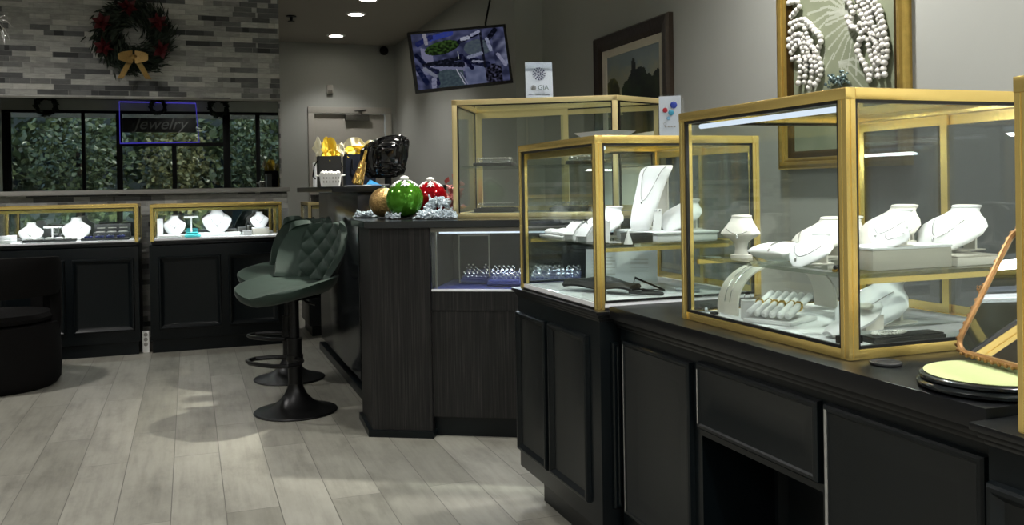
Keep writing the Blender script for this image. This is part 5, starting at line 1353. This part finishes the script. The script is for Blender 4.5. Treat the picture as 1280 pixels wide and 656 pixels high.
# ------------------------------------------------------------------ vanity mirror at the near end of the long counter
cz = .7625; c0 = at(1239, 466, Z=cz+.024)
vb = thing('vanity_mirror', 'beaded antique gold vanity mirror on a round green felt base on the long counter', 'mirror', (c0.x, c0.y, cz), 0)
MB().lathe([(.001, 0), (.100, 0), (.109, .004), (.111, .009), (.107, .013), (.103, .014), (.107, .017), (.106, .021), (.102, .0235), (.001, .0235)], 64).build('base', M['gloss'], vb)
MB().lathe([(.001, .0237), (.099, .0237), (.1, .0252), (.001, .0255)], 64).build('felt_top', M['felt'], vb)
A0 = at(1190, 443, Z=cz+.03)-Vector(vb.location); 
B0 = at(1275, 466, Z=cz+.03)-Vector(vb.location)
ex = (B0-A0); ex.z = 0; Wm = .205; ex = ex.normalized()
up_ = (at(1238, 318, Y=(A0+Vector(vb.location)).y+.012)-Vector(vb.location)-A0); up_ = (up_-ex*up_.dot(ex)).normalized(); nrm = ex.cross(up_); Hm = .25
def fp(x, y, o=0): return A0+ex*x+up_*y+nrm*o
def rrect(w, h, r, n=8):
    out = []
    for cx_, cy_, a in ((w-r, r, -90), (w-r, h-r, 0), (r, h-r, 90), (r, r, 180)):
        for k in range(n+1): b = R(a+90*k/n); out.append((cx_+r*math.cos(b), cy_+r*math.sin(b)))
    return out
path = rrect(Wm, Hm, .032)
sgn = 1
MB().tube([fp(x, y+.009) for x, y in path], .0055, 8, closed=True).build('frame', M['antique'], vb)
m = MB(); L = 0; last = None; dense = []
for (a, b) in zip(path, path[1:]+path[:1]):
    n = max(1, int(math.hypot(b[0]-a[0], b[1]-a[1])/.0072)); dense += [(a[0]+(b[0]-a[0])*k/n, a[1]+(b[1]-a[1])*k/n) for k in range(n)]
cxm, cym = Wm/2, Hm/2
for x, y in dense:
    if last and math.hypot(x-last[0], y-last[1]) < .0085: continue
    last = (x, y); d = Vector((x-cxm, y-cym)).normalized()
    m.ball(fp(x+d.x*.0045, y+d.y*.0045+.009, .002), .0040, 8)
m.build('beading', M['antique'], vb)
inn_ = rrect(Wm-.008, Hm-.008, .028)
MB().loft([[fp(x+.004, y+.013, -.0015) for x, y in inn_], [fp(x+.004, y+.013, .0005) for x, y in inn_]]).build('mirror_glass', M['mirror'], vb)
MB().loft([[fp(x+.004, y+.013, -.004) for x, y in inn_], [fp(x+.004, y+.013, -.0018) for x, y in inn_]]).build('backing', M['antique'], vb)
mid = fp(Wm/2, Hm*.55, -.004); foot = Vector((.075, -.02, .026))
MB().tube([mid, (mid+foot)/2+Vector((.02, 0, .01)), foot], .004, 8).build('easel_leg', M['antique'], vb)
m = MB()
for y in (.12, ): 
    for k in range(5): m.ball(fp(-.006-.003*k, y+.009+.004*math.sin(k*2), .002), .0035-.0004*k, 6)
m.build('bow_finial', M['antique'], vb)
q = at(1108, 453, Z=cz)
co = thing('coaster', 'small black oval coaster on the counter in front of the nearest showcase', 'coaster', (1.195, 1.318, cz), R(0))
MB().lathe([(.001, 0), (.026, 0), (.028, .002), (.028, .005), (.026, .006), (.022, .0045), (.001, .0045)], 32).build('disc', M['trayblk'], co)
MB().lathe([(.012, .0046), (.014, .0052), (.016, .0046)], 24, cap=False).build('ridge', M['gasket'], co)

# ------------------------------------------------------------------ light
W = bpy.data.worlds.new('world'); S.world = W; W.use_nodes = True
nt = W.node_tree; bg = nt.nodes['Background']; sky = nt.nodes.new('ShaderNodeTexSky'); sky.sky_type = 'NISHITA'; sky.sun_disc = False
sky.sun_elevation = R(42); sky.sun_rotation = R(120); nt.links.new(sky.outputs[0], bg.inputs[0]); bg.inputs[1].default_value = 1.8
sd = bpy.data.lights.new('sun', 'SUN'); sd.energy = 7.; sd.angle = R(.6); sd.color = (1, .95, .86)
so = bpy.data.objects.new('sun', sd); C.objects.link(so); so.rotation_euler = Vector((.5, .5, .75)).to_track_quat('Z', 'Y').to_euler(); so.location = (0, 0, 8)
# daylight portals in the shop front openings
pd = bpy.data.lights.new('window_portal', 'AREA'); pd.shape = 'RECTANGLE'; pd.size = 5.6; pd.size_y = 2.45; pd.cycles.is_portal = True
po = bpy.data.objects.new('window_portal', pd); C.objects.link(po); po.location = (-.2, YF-.15, 1.3); po.rotation_euler = (R(90), 0, 0)
for i, (px, py) in enumerate(((445, 17), (420, 44), (460, -2))):
    q = at(px, py, Z=H); spot((q.x, q.y, H-.03), 26)
for x, y, pw_ in ((-.5, 3.4, 60), (-1.4, 5.4, 125), (.25, 1.4, 45), (-1.3, 1.4, 50), (.4, -.8, 190), (-1.4, -.8, 140), (1.9, -.9, 200), (2.1, 1.1, 160), (2.1, 3.0, 110), (1.9, -2.4, 180), (0, -2.4, 180)): spot((x, y, H-.03), pw_, 2.75, .9)  # unseen fill spots without fittings, added to brighten the dim room

spot((1.62, 4.75, H-.03), 380, 1.35, .5, (1, .97, .86), .05)
cd_ = bpy.data.cameras.new('camera'); cam = bpy.data.objects.new('camera', cd_); C.objects.link(cam)
cd_.sensor_width = 36; cd_.lens = F/1280*36; cd_.shift_y = -(328-CY)/1280; cd_.clip_start = .02
rot = Matrix((_rr, _uu, -_f)).transposed()
cam.matrix_world = Matrix.Translation(CAM) @ rot.to_4x4(); S.camera = cam
S.view_settings.view_transform = 'Standard'; S.view_settings.look = 'None'; S.view_settings.exposure = .35; S.view_settings.gamma = 1; S.view_settings.use_curve_mapping = False
cy = S.cycles; cy.max_bounces = 10; cy.diffuse_bounces = 4; cy.glossy_bounces = 6; cy.transparent_max_bounces = 40; cy.transmission_bounces = 6
cy.use_denoising = True; cy.sample_clamp_indirect = 4; cy.caustics_reflective = False; cy.caustics_refractive = False
